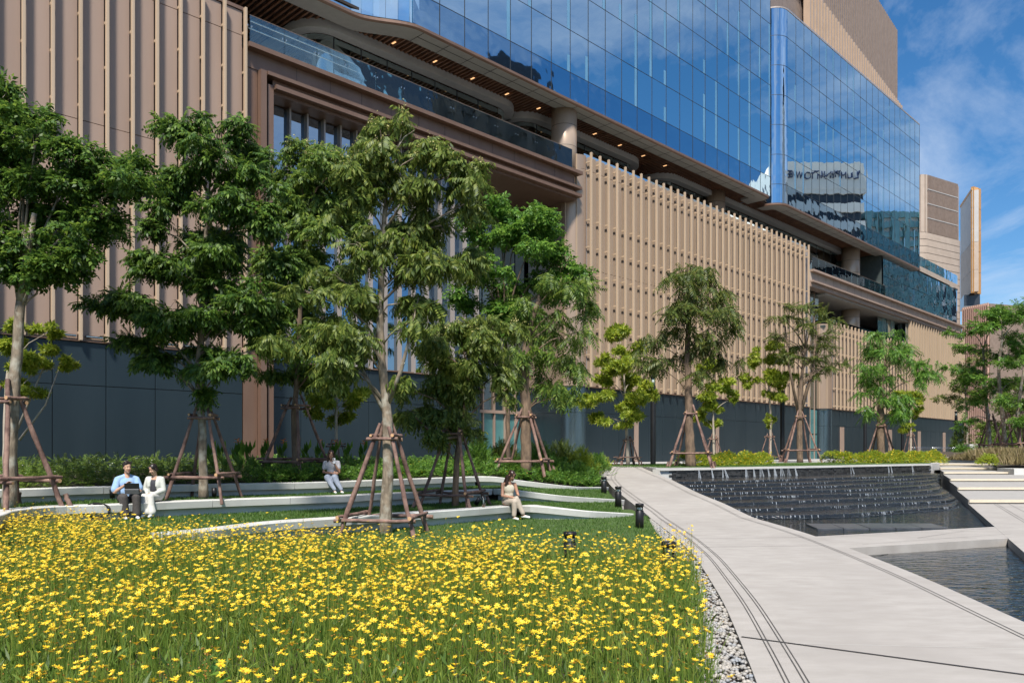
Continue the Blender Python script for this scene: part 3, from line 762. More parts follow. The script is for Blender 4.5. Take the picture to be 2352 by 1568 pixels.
for k in range(5):
    bp('glass_pane', MB().box(40.6+1.35*k,41.85+1.35*k,1.2,1.24,14.3,17.35), 'glass_frosted' if k % 2 else 'glass_green', TR)
F4 = bp('fin_screen', MB().box(47.6,69.3,1.0,1.3,5.9,17.4), 'interior_dark')
fm4 = fin_mesh(11.45, .22, -.12, .22); gp4 = MB().box(-.44,.44,.55,.58,0,11.4).mesh('glass_pane', 'glass_mirror')
for k in range(24):
    inst('fin', fm4, F4, (47.75+.935*k,0,5.93)); inst('glass_pane', gp4, F4, (48.2+.935*k,0,5.95), (0,0,rnd.uniform(-.004,.004)))
# second balcony beam, following a rounded end
def beamline(t0, t1, r=2.2): return [(t0,0)]+[(t1-r,0)]+arc(t1-r, r, r, 270, 350, 10)[1:]
BM = None
for z0, z1, v0 in ((18.78,18.98,-.40),(17.95,18.77,-.04),(17.78,17.94,-.36),(17.38,17.77,-.10)):
    ln = beamline(20.05, 70.0); rows = []
    for i, p in enumerate(ln):
        q = ln[min(i+1,len(ln)-1)]; o = ln[max(i-1,0)]; tx, ty = q[0]-o[0], q[1]-o[1]; l_ = math.hypot(tx,ty); nx, ny = ty/l_, -tx/l_
        rows.append([(p[0]+nx*-v0, p[1]+ny*-v0, z1),(p[0]+nx*-v0, p[1]+ny*-v0, z0),(p[0]-nx*.8, p[1]-ny*.8, z0),(p[0]-nx*.8, p[1]-ny*.8, z1)])
    b_ = bp('balcony_beam', MB().loft(rows,0,True,True), 'stone_beige' if z0 < 18.7 and z0 > 17.9 else 'bronze_panel', BLD if BM is None else BM)
    BM = BM or b_
for k in range(1,28): bp('panel_joint', MB().box(20+1.78*k,20.016+1.78*k,-.046,-.03,17.97,18.76), 'slot_dark', BM)
bp('balcony_floor', MB().box(20.1,68,.3,9,18.5,18.9).box(24,69,.2,7.5,17.2,17.36), 'soffit_grey', BM)
# glass storey above the second beam
G2 = bp('glass_storey', MB().box(39.3,68.5,1.5,1.9,18.9,23.8).box(39.22,39.3,.3,6,18.9,23.9), 'interior_dark')
gs = MB().box(-.83,.83,0,.03,0,2.4).mesh('glass_pane', 'glass_mirror')
for k in range(16):
    for z in (18.98, 21.42): inst('glass_pane', gs, G2, (40.15+1.69*k,.15,z), (rnd.uniform(-.006,.006),0,rnd.uniform(-.012,.012)))
for i, (a, b) in enumerate(zip(arc(66.5,2.35,2.2,270,350,5), arc(66.5,2.35,2.2,270,350,5)[1:])):
    bp('glass_pane', MB().loft([[(a[0],a[1],18.98),(a[0],a[1],23.8)],[(b[0],b[1],18.98),(b[0],b[1],23.8)]]), 'glass_mirror', G2)
lg = [(49.9,.0),(66.3,.0)]+arc(66.3,2.4,2.4,270,350,8)[1:]
bp('ledge', MB().loft([[(p[0],p[1],z) for z in (23.85,24.45)] for p in lg]), 'stone_beige', G2)
bp('ledge_top', MB().box(49.9,66.3,0.01,6,24.40,24.44), 'stone_beige', G2)
for i, (a, b) in enumerate(zip(lg, lg[1:])):
    m_n = 9 if i == 0 else 1
    for q in range(m_n):
        p0 = (a[0]+(b[0]-a[0])*q/m_n, a[1]+(b[1]-a[1])*q/m_n+.06); p1 = (a[0]+(b[0]-a[0])*(q+.98)/m_n, a[1]+(b[1]-a[1])*(q+.98)/m_n+.06)
        bp('railing_panel', MB().loft([[(p0[0],p0[1],24.45),(p0[0],p0[1],25.7)],[(p1[0],p1[1],24.45),(p1[0],p1[1],25.7)]]), 'glass_mirror' if i == 0 and q > 3 else 'glass_rail', G2)
# recessed terrace between podium and blocks: inner glass pavilions under a curved cornice
def pavilion(t0, t1, label_i, vg=3.25, vc=2.62, r=1.3, left_round=True, right_round=True):
    pts = []; cpt = []
    if left_round: pts += [(t0,8.0)]+arc(t0+r, vg+r, r, 180, 270, 8); cpt += [(t0-.6,8.0)]+arc(t0+r, vg+r, r+(vg-vc), 180, 270, 8)
    else: pts += [(t0,8.0),(t0,vg)]; cpt += [(t0-.5,8.0),(t0-.5,vc)]
    if right_round: pts += arc(t1-r, vg+r, r, 270, 360, 8)+[(t1,8.0)]; cpt += arc(t1-r, vg+r, r+(vg-vc), 270, 360, 8)+[(t1+.6,8.0)]
    else: pts += [(t1,vg),(t1,8.0)]; cpt += [(t1+.3,vc),(t1+.3,8.0)]
    P = bp('glass_pavilion', MB().box(t0+.6,t1-.6,vg+1.4,vg+1.6,19.0,23.6), 'interior_dark')
    ctr = ((t0+t1)/2, 9.0)
    bp('cornice', MB().loft([[(p[0],p[1],23.52),(p[0],p[1],23.97)] for p in cpt]), 'cornice', P, True)
    mb = MB()
    for a, b in zip(list(zip(pts,cpt)), list(zip(pts,cpt))[1:]):
        mb.add([(a[0][0],a[0][1],23.53),(a[1][0],a[1][1],23.53),(b[1][0],b[1][1],23.53),(b[0][0],b[0][1],23.53)], [(0,1,2,3)])
    bp('cornice_soffit', mb, 'cornice', P)
    # curved ends, then flat panes
    for sgn, on in ((0,left_round),(1,right_round)):
        if on:
            a_ = arc(t0+r if sgn == 0 else t1-r, vg+r, r, 180 if sgn == 0 else 270, 270 if sgn == 0 else 360, 8)
            bp('curved_pane', MB().loft([[(p[0],p[1],19.0),(p[0],p[1],23.5)] for p in a_]), 'glass_green', P, True)
    ta, tb = (t0+r if left_round else t0), (t1-r if right_round else t1)
    n = max(1, int(round((tb-ta)/1.78))); w_ = (tb-ta)/n
    gme_ = MB().box(-w_/2+.03,w_/2-.03,0,.03,0,4.45).mesh('glass_pane', 'glass_green'); mme_ = MB().box(-.03,.03,-.02,.06,0,4.5).mesh('mullion', 'mullion')
    for k in range(n):
        inst('glass_pane', gme_, P, (ta+w_*(k+.5), vg, 19.0), (0,0,rnd.uniform(-.006,.006)))
        inst('mullion', mme_, P, (ta+w_*k, vg, 19.0))
    return P
pavilion(-31.6,-16.9,0); pavilion(-15.9,-3.2,1); pavilion(0.2,34.4,2,right_round=False)
bp('terrace_floor', MB().box(-36.6,20,.3,9,19.0,19.3), 'soffit_grey')
bp('terrace_back_wall', MB().box(-60,40,8.0,8.4,19.3,24), 'interior_dark')
# railing panels on the portal beam and on the second beam
RL = bp('balcony_railing', MB().box(-36.7,-15.0,-.10,-.05,20.62,20.66), 'steel')
RL['label'] = 'glass balcony railing with steel handrail above the portal'
def rail(t0, t1, z0, h, n, v=-.2, par=RL):
    w_ = (t1-t0)/n; me = MB().box(-w_/2+.012,w_/2-.012,0,.018,0,h).mesh('railing_panel', 'glass_rail'); cl_ = MB().box(-.12,-.07,-.03,.06,0,.06).box(.07,.12,-.03,.06,0,.06).mesh('clamp', 'steel')
    edge = MB().box(t0,t1,v-.004,v+.022,z0+h,z0+h+.012); bp('top_edge', edge, 'bronze_panel', par)
    for k in range(n):
        inst('railing_panel', me, par, (t0+w_*(k+.5), v, z0))
        inst('clamp', cl_, par, (t0+w_*k, v+.02, z0+h*.62))
rail(-36.8,-15.0,19.5,1.32,13)
bp('handrail', MB().box(-36.8,-15,-.10,-.06,20.28,20.32), 'steel', RL)
RL2 = bp('balcony_railing', MB().box(20.1,39.2,-.10,-.06,19.75,19.79), 'steel')
rail(20.1,39.2,18.95,1.25,12,-.2,RL2)
# columns
def column(t, v, r, z0, z1):
    C_ = bp('column', MB().lathe([(r,0),(r,z1-z0)], 28, (t,v,z0)), 'column_metal', BLD, True)
    for z in np.arange(z0+1.0, z1-.3, 1.35): bp('joint_ring', MB().lathe([(r+.003,-.012),(r+.003,.012)], 28, (t,v,z)), 'slot_dark', C_)
column(-14.35,1.05,.83,19.0,23.98); column(7.5,2.75,.83,19.3,23.98); column(34.6,1.9,.95,18.8,23.98); column(34.8,2.0,.95,14.0,17.4)
# soffit with rotated timber slats
SF = bp('soffit', MB().box(-60,49.8,1.0,9,24.06,24.2), 'soffit_dark')
slm = MB().box(-.05,.05,0,1,-.13,0).mesh('soffit_slat', 'slat_wood')
k = 0
for t in np.arange(-37.2, 12.0, .30):
    left = t < -28.5
    v0, v1 = (2.35 if left else 1.1), 8.0
    inst('soffit_slat', slm, SF, (t, v0, 24.05), (0,0,0), (1, v1-v0, 1))
big = MB()
for t in np.arange(12.3, 49.4, .30): big.box(t-.05,t+.05,1.1,7.9,23.92,24.05)
o_ = bp('soffit_slats', big, 'slat_wood', SF); o_['kind'] = 'stuff'
for i in range(13):
    t = -36+2.9*i; bp('downlight', MB().box(t,t+.10,1.75 + (1.6 if i % 3 == 0 and t < -30 else .2),2.05 + (1.6 if i % 3 == 0 and t < -30 else .2),23.895,23.915), 'downlight', SF)
# fascia lip and grey soffit border following the blocks' plan
def sm(a, b, s): s = max(0,min(1,s)); return a+(b-a)*s*s*(3-2*s)
front1 = [(-60,1.08),(-31.2,1.08)]+[(-30.6+3.3*i/12, sm(1.08,-.25,i/12.0)) for i in range(13)]+[(11.0,-.25)]+arc(11.0,.35,.6,270,360,6)[1:]+[(11.6,1.9)]
inner1 = [(-60,2.4),(-31.2,2.4)]+[(-30.2+3.3*i/12, sm(2.4,1.07,i/12.0)) for i in range(13)]+[(10.2,1.07)]+[(10.25,1.07+.1*i) for i in range(1,7)]+[(10.3,1.9)]
front2 = [(13.2,1.9)]+arc(14.7,1.2,1.5,180,270,10)+[(50.02,-.3),(50.05,3.0)]
inner2 = [(14.3,1.9)]+arc(15.2,1.6,.6,180,270,10)+[(48.8,1.0),(48.8,3.0)]
FS = bp('fascia', MB().loft([[(p[0],p[1]+.04,23.66),(p[0],p[1]-.10,23.72),(p[0],p[1]-.10,23.86),(p[0],p[1]+.10,23.90)] for p in front1], 0), 'bronze_frame')
bp('fascia', MB().loft([[(p[0],p[1]+.04,23.66),(p[0],p[1]-.10,23.72),(p[0],p[1]-.10,23.86),(p[0],p[1]+.10,23.90)] for p in front2], 0), 'bronze_frame')
def band(fr, inn, name):
    mb = MB()
    for a, b, c, d_ in zip(fr, fr[1:], inn[1:], inn):
        mb.add([(a[0],a[1]+.03,23.70),(b[0],b[1]+.03,23.70),(c[0],c[1],23.74),(d_[0],d_[1],23.74)], [(3,2,1,0)])
        mb.add([(d_[0],d_[1],23.74),(c[0],c[1],23.74),(c[0],c[1],24.1),(d_[0],d_[1],24.1)], [(0,1,2,3)])
    return bp(name, mb, 'soffit_grey', FS)
band(front1, inner1, 'soffit_band'); band(front2, inner2, 'soffit_band')
for t in np.arange(-27.0, 49, 1.788):
    if 10 < t < 15.5: continue
    bp('band_joint', MB().box(t-.01,t+.01,-.2,1.05,23.688,23.70), 'slot_dark', FS)
bp('band_joint', MB().box(-27,10,.40,.42,23.70,23.712), 'slot_dark', FS)
bp('band_joint', MB().box(16,48.5,.40,.42,23.70,23.712), 'slot_dark', FS)
# the two glass blocks
RZ = [23.9, 25.58]+[25.58+2.655*i for i in range(1,8)]
def gblock(name, t_cols, w_, vfront, top, fr_=.6):
    G = bp(name, MB().box(min(t_cols)-w_/2, max(t_cols)+w_/2, 1.4, 1.7, 24.25, top), 'interior_blue')
    ms = MB().box(-w_/2+.014,w_/2-.014,0,.03,0,RZ[1]-RZ[0]-.028).mesh('glass_pane', 'glass_spandrel')
    mg = MB().box(-w_/2+.014,w_/2-.014,0,.03,0,2.655-.028).mesh('glass_pane', 'glass_blue')
    bl = MB().box(-.13,.13,0,.006,0,2.6).mesh('pane_band', 'pale_band')  # pale strip added on the pane for the bright blinds behind it
    mu = MB().box(-.022,.022,-.012,.10,0,top-23.9).mesh('mullion', 'mullion')
    for t in t_cols:
        inst('mullion', mu, G, (t+w_/2, vfront, 23.9))
        for r_, z in enumerate(RZ[:-1]):
            if z > top-.5: break
            x_, y_ = fpix(t, vfront, z)
            if y_ < -90: break
            inst('glass_pane', ms if r_ == 0 else mg, G, (t, vfront, z+.014), (rnd.uniform(-.0016,.0016),0,rnd.uniform(-.0028,.0028)))
            if r_ > 0 and y_ > -20 and rnd.random() < fr_: inst('pane_band', bl, G, (t+w_/2-.17, vfront-.009, z+.02), (0,0,rnd.uniform(-.003,.003)), (1,1,rnd.choice([1,1,1,.6,.4])))
    for z in RZ[1:]:
        if z < top: bp('transom', MB().box(min(t_cols)-w_/2, max(t_cols)+w_/2, vfront-.012, vfront+.08, z-.016, z+.016), 'mullion', G)
    return G
colsL = [11.55-.89-1.788*i for i in range(22)]
GL = gblock('glass_block', colsL, 1.788, -.25, 46.0)
t_end = min(colsL)-.894
cur = [(t_end, -.25)]+[(-27.4-3.3*i/6, sm(-.25,1.08,i/6.0)) for i in range(0,7)]+[(-32.5-1.79*i,1.08) for i in range(8)]
for a, b in zip(cur, cur[1:]):
    for z0, z1, mt in ((23.92,25.56,'glass_spandrel'),(25.6,28.2,'glass_blue')):
        bp('glass_pane', MB().loft([[(a[0]-.01,a[1],z0),(a[0]-.01,a[1],z1)],[(b[0]+.01,b[1],z0),(b[0]+.01,b[1],z1)]]), 'glass_blue', GL)
bp('end_wall', MB().box(11.56,11.7,-.2,6,23.95,46).box(t_end-22,t_end,2.7,2.9,24.25,30), 'interior_blue', GL)
colsR = [14.75+.85+1.70*i for i in range(21)]
wR = (50.02-14.75)/21; colsR = [14.75+wR*(i+.5) for i in range(21)]
GR = gblock('glass_block', colsR, wR, -.30, 41.3, .22)
ca = [(13.25,6.0),(13.25,3.5)]+arc(14.75,1.2,1.5,180,270,12)
for z0, z1 in zip(RZ, RZ[1:]):
    if z1 > 41.6: break
    bp('curved_pane', MB().loft([[(p[0],p[1],z0+.02),(p[0],p[1],min(z1,41.3)-.02)] for p in ca]), 'glass_mirror', GR, True)
    bp('transom', MB().loft([[(p[0],p[1]-.012,z0-.02),(p[0],p[1]-.012,z0+.02)] for p in ca[2:]]), 'mullion', GR)
bp('roof_cap', MB().box(14.75,50.02,-.33,4,41.3,41.42).prism([(p[0],p[1]-.03) for p in ca[2:]]+[(14.75,4),(13.22,4)],41.3,41.42), 'mid_groove', GR)
bp('end_wall', MB().box(49.9,50.0,-.28,9,23.9,41.3), 'interior_blue', GR)
bp('block_core', MB().box(-60,49.8,8.6,20,24.2,41).box(-64,69,9,22,GZ,24), 'interior_dark')
# bronze tower standing back over the right-hand glass block (world frame)
TW = None
P0 = Vector((53.9*1.0, 95*1.1665, 0)); P0 = Vector(((2065-CX)/F*110.8, 110.8, 0))
ang = math.radians(90-39.2); du = Vector((math.cos(ang), math.sin(ang), 0)); dn = Vector((du.y,-du.x,0))
def zat(y_, Y): return CZ+(HY-y_)*Y/F
zt = zat(137,110.8); zb = zat(255,110.8)
ln_ = 46.0
def oriented(mb_pts_fn): pass
tw = MB(); a = P0-du*ln_; b = P0
def wall_box(mb, s0, s1, d0, d1, z0, z1, mi=0):
    c = [P0-du*s0+dn*d0, P0-du*s1+dn*d0, P0-du*s1+dn*d1, P0-du*s0+dn*d1]
    vs = [(p.x,p.y,z0) for p in c]+[(p.x,p.y,z1) for p in c]
    return mb.add(vs, [(0,1,2,3),(7,6,5,4),(0,4,5,1),(1,5,6,2),(2,6,7,3),(3,7,4,0)], mi)
TW = wall_box(tw, 0, ln_, -9, -.4, 38, zt+4).build('set_back_tower', 'rib_brown'); child_world(TW, BLD)
for k in range(64):
    s = .3+.72*k; mb = MB(); wall_box(mb, s, s+.34, -.4, -.12, zb-1, zt+4); mb.build('rib', 'rib_brown', TW)
for k in range(40):
    s = .4+.95*k; mb = MB(); wall_box(mb, s, s+.42, -.1, .55, 38, zb+.4); mb.build('fin', 'rib_pale', TW)
mb = MB(); wall_box(mb, 0, 37.5, -.3, -.05, 38, zb-.6); mb.build('cladding_panel', 'rib_pale', TW)
# ------------------------------------------------------------------ buildings beyond, and the towers across the road that the glass mirrors
def hz(y_, Y): return CZ+(HY-y_)*Y/F
def strip_wall(mb, p, q, z0, z1, th=.3, off=0.0, mi=0):
    p = Vector((p[0],p[1],0)); q = Vector((q[0],q[1],0)); t = (q-p).normalized(); nn_ = Vector((t.y,-t.x,0))
    c = [p+nn_*off, q+nn_*off, q+nn_*(off-th), p+nn_*(off-th)]
    return mb.add([(v_.x,v_.y,z0) for v_ in c]+[(v_.x,v_.y,z1) for v_ in c], [(0,3,2,1),(4,5,6,7),(0,1,5,4),(1,2,6,5),(2,3,7,6),(3,0,4,7)], mi)
# ribbed tower just past the glass block
YA = 130.0; ca_ = at(2129,YA); da = Vector((.853,.521,0)); la = 0.0
for s in np.arange(1, 40, .05):
    p = ca_+da*s
    if CX+F*p.x/p.y >= 2207: la = float(s); break
ra = ca_+da*la
TA = thing('ribbed_tower', 'brown ribbed tower with rounded corners just past the right end of the blue glass', 'building', (ca_.x, ca_.y, 0))
z_t, z_m = hz(402,YA), hz(534,YA)
back = Vector((-.521,.853,0))
plan = [ca_+back*9-da*1.4, ca_+back*1.2-da*1.5, ca_+back*.5-da*1.2, ca_-da*.5+back*.1, ca_, ra-da*1.2, ra-da*.5+back*.1, ra-da*.1+back*.5, ra+back*1.4, ra+back*9]
core = MB().prism([(p.x-TA.location.x,p.y-TA.location.y) for p in plan], 10, z_t-.2); core.build('core', 'rib_brown', TA, True)
for k in range(26):
    p = ca_+da*(.15+(la-1.2)*k/26.0); q = p+da*((la-1.2)/26.0*.62); mb = MB(); strip_wall(mb, p, q, z_m, z_t, .3, .16); child_world(mb.build('rib', 'rib_brown'), TA)
for k, (p, q) in enumerate(((plan[2],plan[3]),(plan[1],plan[2]),(plan[3],plan[4]))):
    mb = MB(); strip_wall(mb, p.lerp(q,.08), p.lerp(q,.9), z_m, z_t, .2, .14); child_world(mb.build('rib', 'fin_metal' if k == 1 else 'stone_beige'), TA)  # paler materials paint the sunlit look of the narrow rounded corner
for k in range(13):
    z0 = 23+(z_m-23)*k/13.0; z1 = 23+(z_m-23)*(k+.93)/13.0; pl2 = []
    for p in plan: pl2.append(p+(p-(ca_+da*la/2+back*5)).normalized()*.22)
    child_world(MB().loft([[(p.x,p.y,z) for z in (z0,z1)] for p in pl2]).build('cladding_band', 'stone_beige', None, True), TA)
for zz in (.25,.5,.75):
    z = z_m+(z_t-z_m)*zz; mb = MB(); strip_wall(mb, ca_, ra-da*1.2, z-.06, z+.06, .2, .2); child_world(mb.build('rail', 'grey_panel'), TA)
# slab tower with ochre edge
TB = thing('slab_tower', 'thin beige slab tower with an ochre panelled edge, rightmost against the sky', 'building', tuple(at(2233,140)))
a_, b_, c_ = at(2206,150), at(2233,140), at(2250,141.5)
for k, (z0, z1) in enumerate(((29.8,33.6),(33.65,38.5),(38.55,47.6))):
    mb = MB(); strip_wall(mb, a_, b_, z0, z1, 1.0); child_world(mb.build('cladding_panel', 'grey_panel' if k == 2 else 'stone_beige'), TB)
for k in range(5):
    z0 = 29.6+18.7*k/5; mb = MB(); strip_wall(mb, b_+(c_-b_)*.02, c_, z0, z0+18.7/5-.06, .5, .25); child_world(mb.build('cladding_panel', 'ochre_panel'), TB)
mb = MB(); strip_wall(mb, a_, b_, 47.6, 48.0, 1.0, .1); child_world(mb.build('parapet', 'ochre_panel'), TB)
mb = MB(); strip_wall(mb, at(2214,142), at(2251,141), 27.6, 29.6, 6); child_world(mb.build('glass_band', 'tower_dark'), TB)
TC = thing('ribbed_annex', 'low brown ribbed block below the slab tower, behind the right-hand trees', 'building', tuple(at(2240,136)))
mb = MB(); strip_wall(mb, at(2212,136), at(2274,131), .9, hz(702,133), 8); child_world(mb.build('wall', 'rib_brown'), TC)
for k in range(13):
    p = at(2212,136).lerp(at(2274,131), (k+.1)/13); q = at(2212,136).lerp(at(2274,131), (k+.55)/13); mb = MB(); strip_wall(mb, p, q, .9, hz(700,133), .3, .3); child_world(mb.build('rib', 'brick_pink'), TC)
TD = thing('distant_block', 'pale distant block with brick bands seen through the right-hand trees', 'building', tuple(at(2330,185)))
mb = MB(); strip_wall(mb, at(2268,190), at(2470,182), .9, hz(704,186), 12); child_world(mb.build('wall', 'tower_white'), TD)
for k in range(7):
    mb = MB(); strip_wall(mb, at(2268,190), at(2470,182), 2+4.6*k, 3.7+4.6*k, .3, .2); child_world(mb.build('brick_band', 'brick_pink'), TD)

# towers off to the right, seen only as reflections
def tower(name, label, x0, y0, x1, y1, h, floors, wall, win, bandh=.5, cols=0):
    r = thing(name, label, 'building', ((x0+x1)/2,(y0+y1)/2,0), 0, 'towers mirrored in the glass')
    X, Y = (x1-x0)/2, (y1-y0)/2
    MB().box(-X,X,-Y,Y,0,h).build('wall', win, r)
    fh = h/floors; me = MB().box(-X-.5,X+.5,-Y-.5,Y+.5,0,fh*bandh).mesh('floor_band', wall)
    for k in range(floors): link('floor_band', me, r, (0,0,fh*k+fh*(1-bandh)))
    if cols:
        pm_ = MB().box(-.6,.2,-.6,.6,0,h).mesh('pier', wall)
        for k in range(cols+1): link('pier', pm_, r, (-X-.3, -Y+2*Y*k/cols, 0))
    return r
R1 = tower('office_tower', 'white banded tower with navy lettering on top, mirrored in the right glass block', 118,103,146,121,57,15,'tower_white','tower_dark',.5)
MB().box(-14.6,14.6,-9.6,9.6,0,5.5).build('crown', 'tower_white', R1, loc=(0,0,56))
fc = bpy.data.curves.new('lettering', 'FONT'); fc.body = 'LUMPINI TOWER'; fc.size = 2.1; fc.extrude = .12; fc.align_x = 'CENTER'; fc.align_y = 'CENTER'; fc.materials.append(M['letter_navy'])
LETTER = link('lettering', fc, R1, (-14.75,0,58.8), (math.radians(90),0,math.radians(-90)))
R2_ = tower('teal_tower', 'pale teal glass tower beside the white one, mirrored in the right glass block', 120,123,146,140,52,26,'tower_teal','tower_white',.6,6)
R3 = tower('striped_tower', 'dark tower with thin pale floor bands, mirrored low at the right end', 125,143,150,172,38,12,'tower_white','tower_dark',.28)
R4 = tower('stone_tower', 'grey stone tower with a dark stepped crown, mirrored in the left glass block', 80,36,104,54,58,16,'tower_grey','tower_grey',.75,5)
MB().box(-11,11,-8,8,0,4).box(-8,8,-6,6,4,7).build('crown', 'tower_dark', R4, loc=(0,0,58.5))
R5 = tower('window_tower', 'pale grid-fronted tower mirrored in the terrace glass', 84,64,108,84,46,14,'tower_white','tower_dark',.42,8)
# ------------------------------------------------------------------ plants
def quad_leaf(b, d_, up, ln, wd, sag=.18):
    """four points: base, side, tip, side - folded along the midrib"""
    d_ = np.array(d_, float); d_ /= np.linalg.norm(d_); up = np.array(up, float)
    s = np.cross(d_, up); s /= (np.linalg.norm(s)+1e-9); u = np.cross(s, d_); b = np.array(b, float)
    m = b+d_*ln*.45-u*ln*sag*.15
    return [b, m+s*wd*.5+u*wd*.16, b+d_*ln-u*ln*sag, m-s*wd*.5+u*wd*.16]
def tmpl(leaves):
    V = np.array([p for l in leaves for p in l]); n = len(leaves)
    return V, np.arange(4*n).reshape(n,4)
def t_pinnate(pairs=6, ll=.34, lw=.105, droop=.5):
    r = np.random.default_rng(3); out_ = []
    for i in range(pairs):
        x = .16+.14*i*6/pairs; z = -.22*x*x
        for s in (-1,1):
            out_.append(quad_leaf((x,0,z), (.55+r.uniform(-.15,.15), s*.85, -droop+r.uniform(-.15,.15)), (0,0,1), ll*r.uniform(.85,1.1), lw))
    out_.append(quad_leaf((.98,0,-.2), (.8,0,-droop-.1), (0,0,1), ll, lw))
    return tmpl(out_)
def t_whorl(n=8, wd=.27):
    r = np.random.default_rng(4); out_ = []
    for i in range(n):
        a = 6.283*i/n+r.uniform(-.2,.2); e = r.uniform(-.25,.7)
        out_.append(quad_leaf((0,0,0), (math.cos(e)*.5+.35*math.sin(e)+.2, math.cos(a)*math.cos(e), math.sin(a)*math.cos(e)), (1,0,.3), r.uniform(.7,1.0), wd, .25))
    return tmpl(out_)
def t_twig(n=8, ll=.36, lw=.19):
    r = np.random.default_rng(5); out_ = []
    for i in range(n):
        x = .1+.8*i/(n-1); s = -1 if i % 2 else 1
        out_.append(quad_leaf((x,0,-.1*x*x), (.6, s*.75, r.uniform(-.45,.15)), (r.uniform(-.3,.3),0,1), ll*r.uniform(.8,1.15), lw))
    return tmpl(out_)
def t_tuft(n=7, wd=.05, spread=.5):
    r = np.random.default_rng(6); out_ = []
    for i in range(n):
        a = 6.283*i/n+r.uniform(-.4,.4); k = r.uniform(.1,1)*spread
        out_.append(quad_leaf((0,0,0), (math.cos(a)*k, math.sin(a)*k, 1), (math.cos(a),math.sin(a),.2), r.uniform(.6,1.0), wd, .2))
    return tmpl(out_)
def place(T, pos, dirs, scale, roll=0.35, upv=None):
    """put a copy of template T (x = forward, z = up) at each pos"""
    n = len(pos); d_ = dirs/(np.linalg.norm(dirs,axis=1,keepdims=True)+1e-9)
    up = np.tile(np.array([0,0,1.0]), (n,1)) + rng.normal(0, roll, (n,3))
    s = np.cross(up, d_); s /= (np.linalg.norm(s,axis=1,keepdims=True)+1e-9); u = np.cross(d_, s)
    R = np.stack([d_, s, u], axis=2)                      # columns
    V = np.einsum('nij,vj->nvi', R, T[0])*scale[:,None,None] + pos[:,None,:]
    nv = len(T[0]); Fq = (T[1][None,:,:] + (np.arange(n)*nv)[:,None,None]).reshape(-1, T[1].shape[1])
    return V.reshape(-1,3), Fq
def place_z(T, pos, scale, tilt=.15):
    """template grows along z: only spin and tilt it"""
    n = len(pos); a = rng.uniform(0, 6.283, n); z = np.stack([rng.normal(0,tilt,n), rng.normal(0,tilt,n), np.ones(n)], 1); z /= np.linalg.norm(z,axis=1,keepdims=True)
    x = np.stack([np.cos(a), np.sin(a), np.zeros(n)], 1); y = np.cross(z, x); y /= np.linalg.norm(y,axis=1,keepdims=True); x = np.cross(y, z)
    R = np.stack([x,y,z], axis=2)
    V = np.einsum('nij,vj->nvi', R, T[0])*scale[:,None,None] + pos[:,None,:]
    nv = len(T[0]); Fq = (T[1][None]+(np.arange(n)*nv)[:,None,None]).reshape(-1, T[1].shape[1])
    return V.reshape(-1,3), Fq
def merge(parts):
    Vs, Fs, Ms, o = [], [], [], 0
    for V, Fq, mi in parts:
        Vs.append(V); Fs.append(Fq+o); Ms.append(np.full(len(Fq), mi)); o += len(V)
    return np.concatenate(Vs), np.concatenate(Fs), np.concatenate(Ms)
TP = {'pinnate': t_pinnate(6,.36,.135,.5), 'fern': t_pinnate(7,.34,.10,.75), 'whorl': t_whorl(), 'twig': t_twig(), 'plume': t_pinnate(8,.25,.075,.35), 'tuft': t_tuft()}

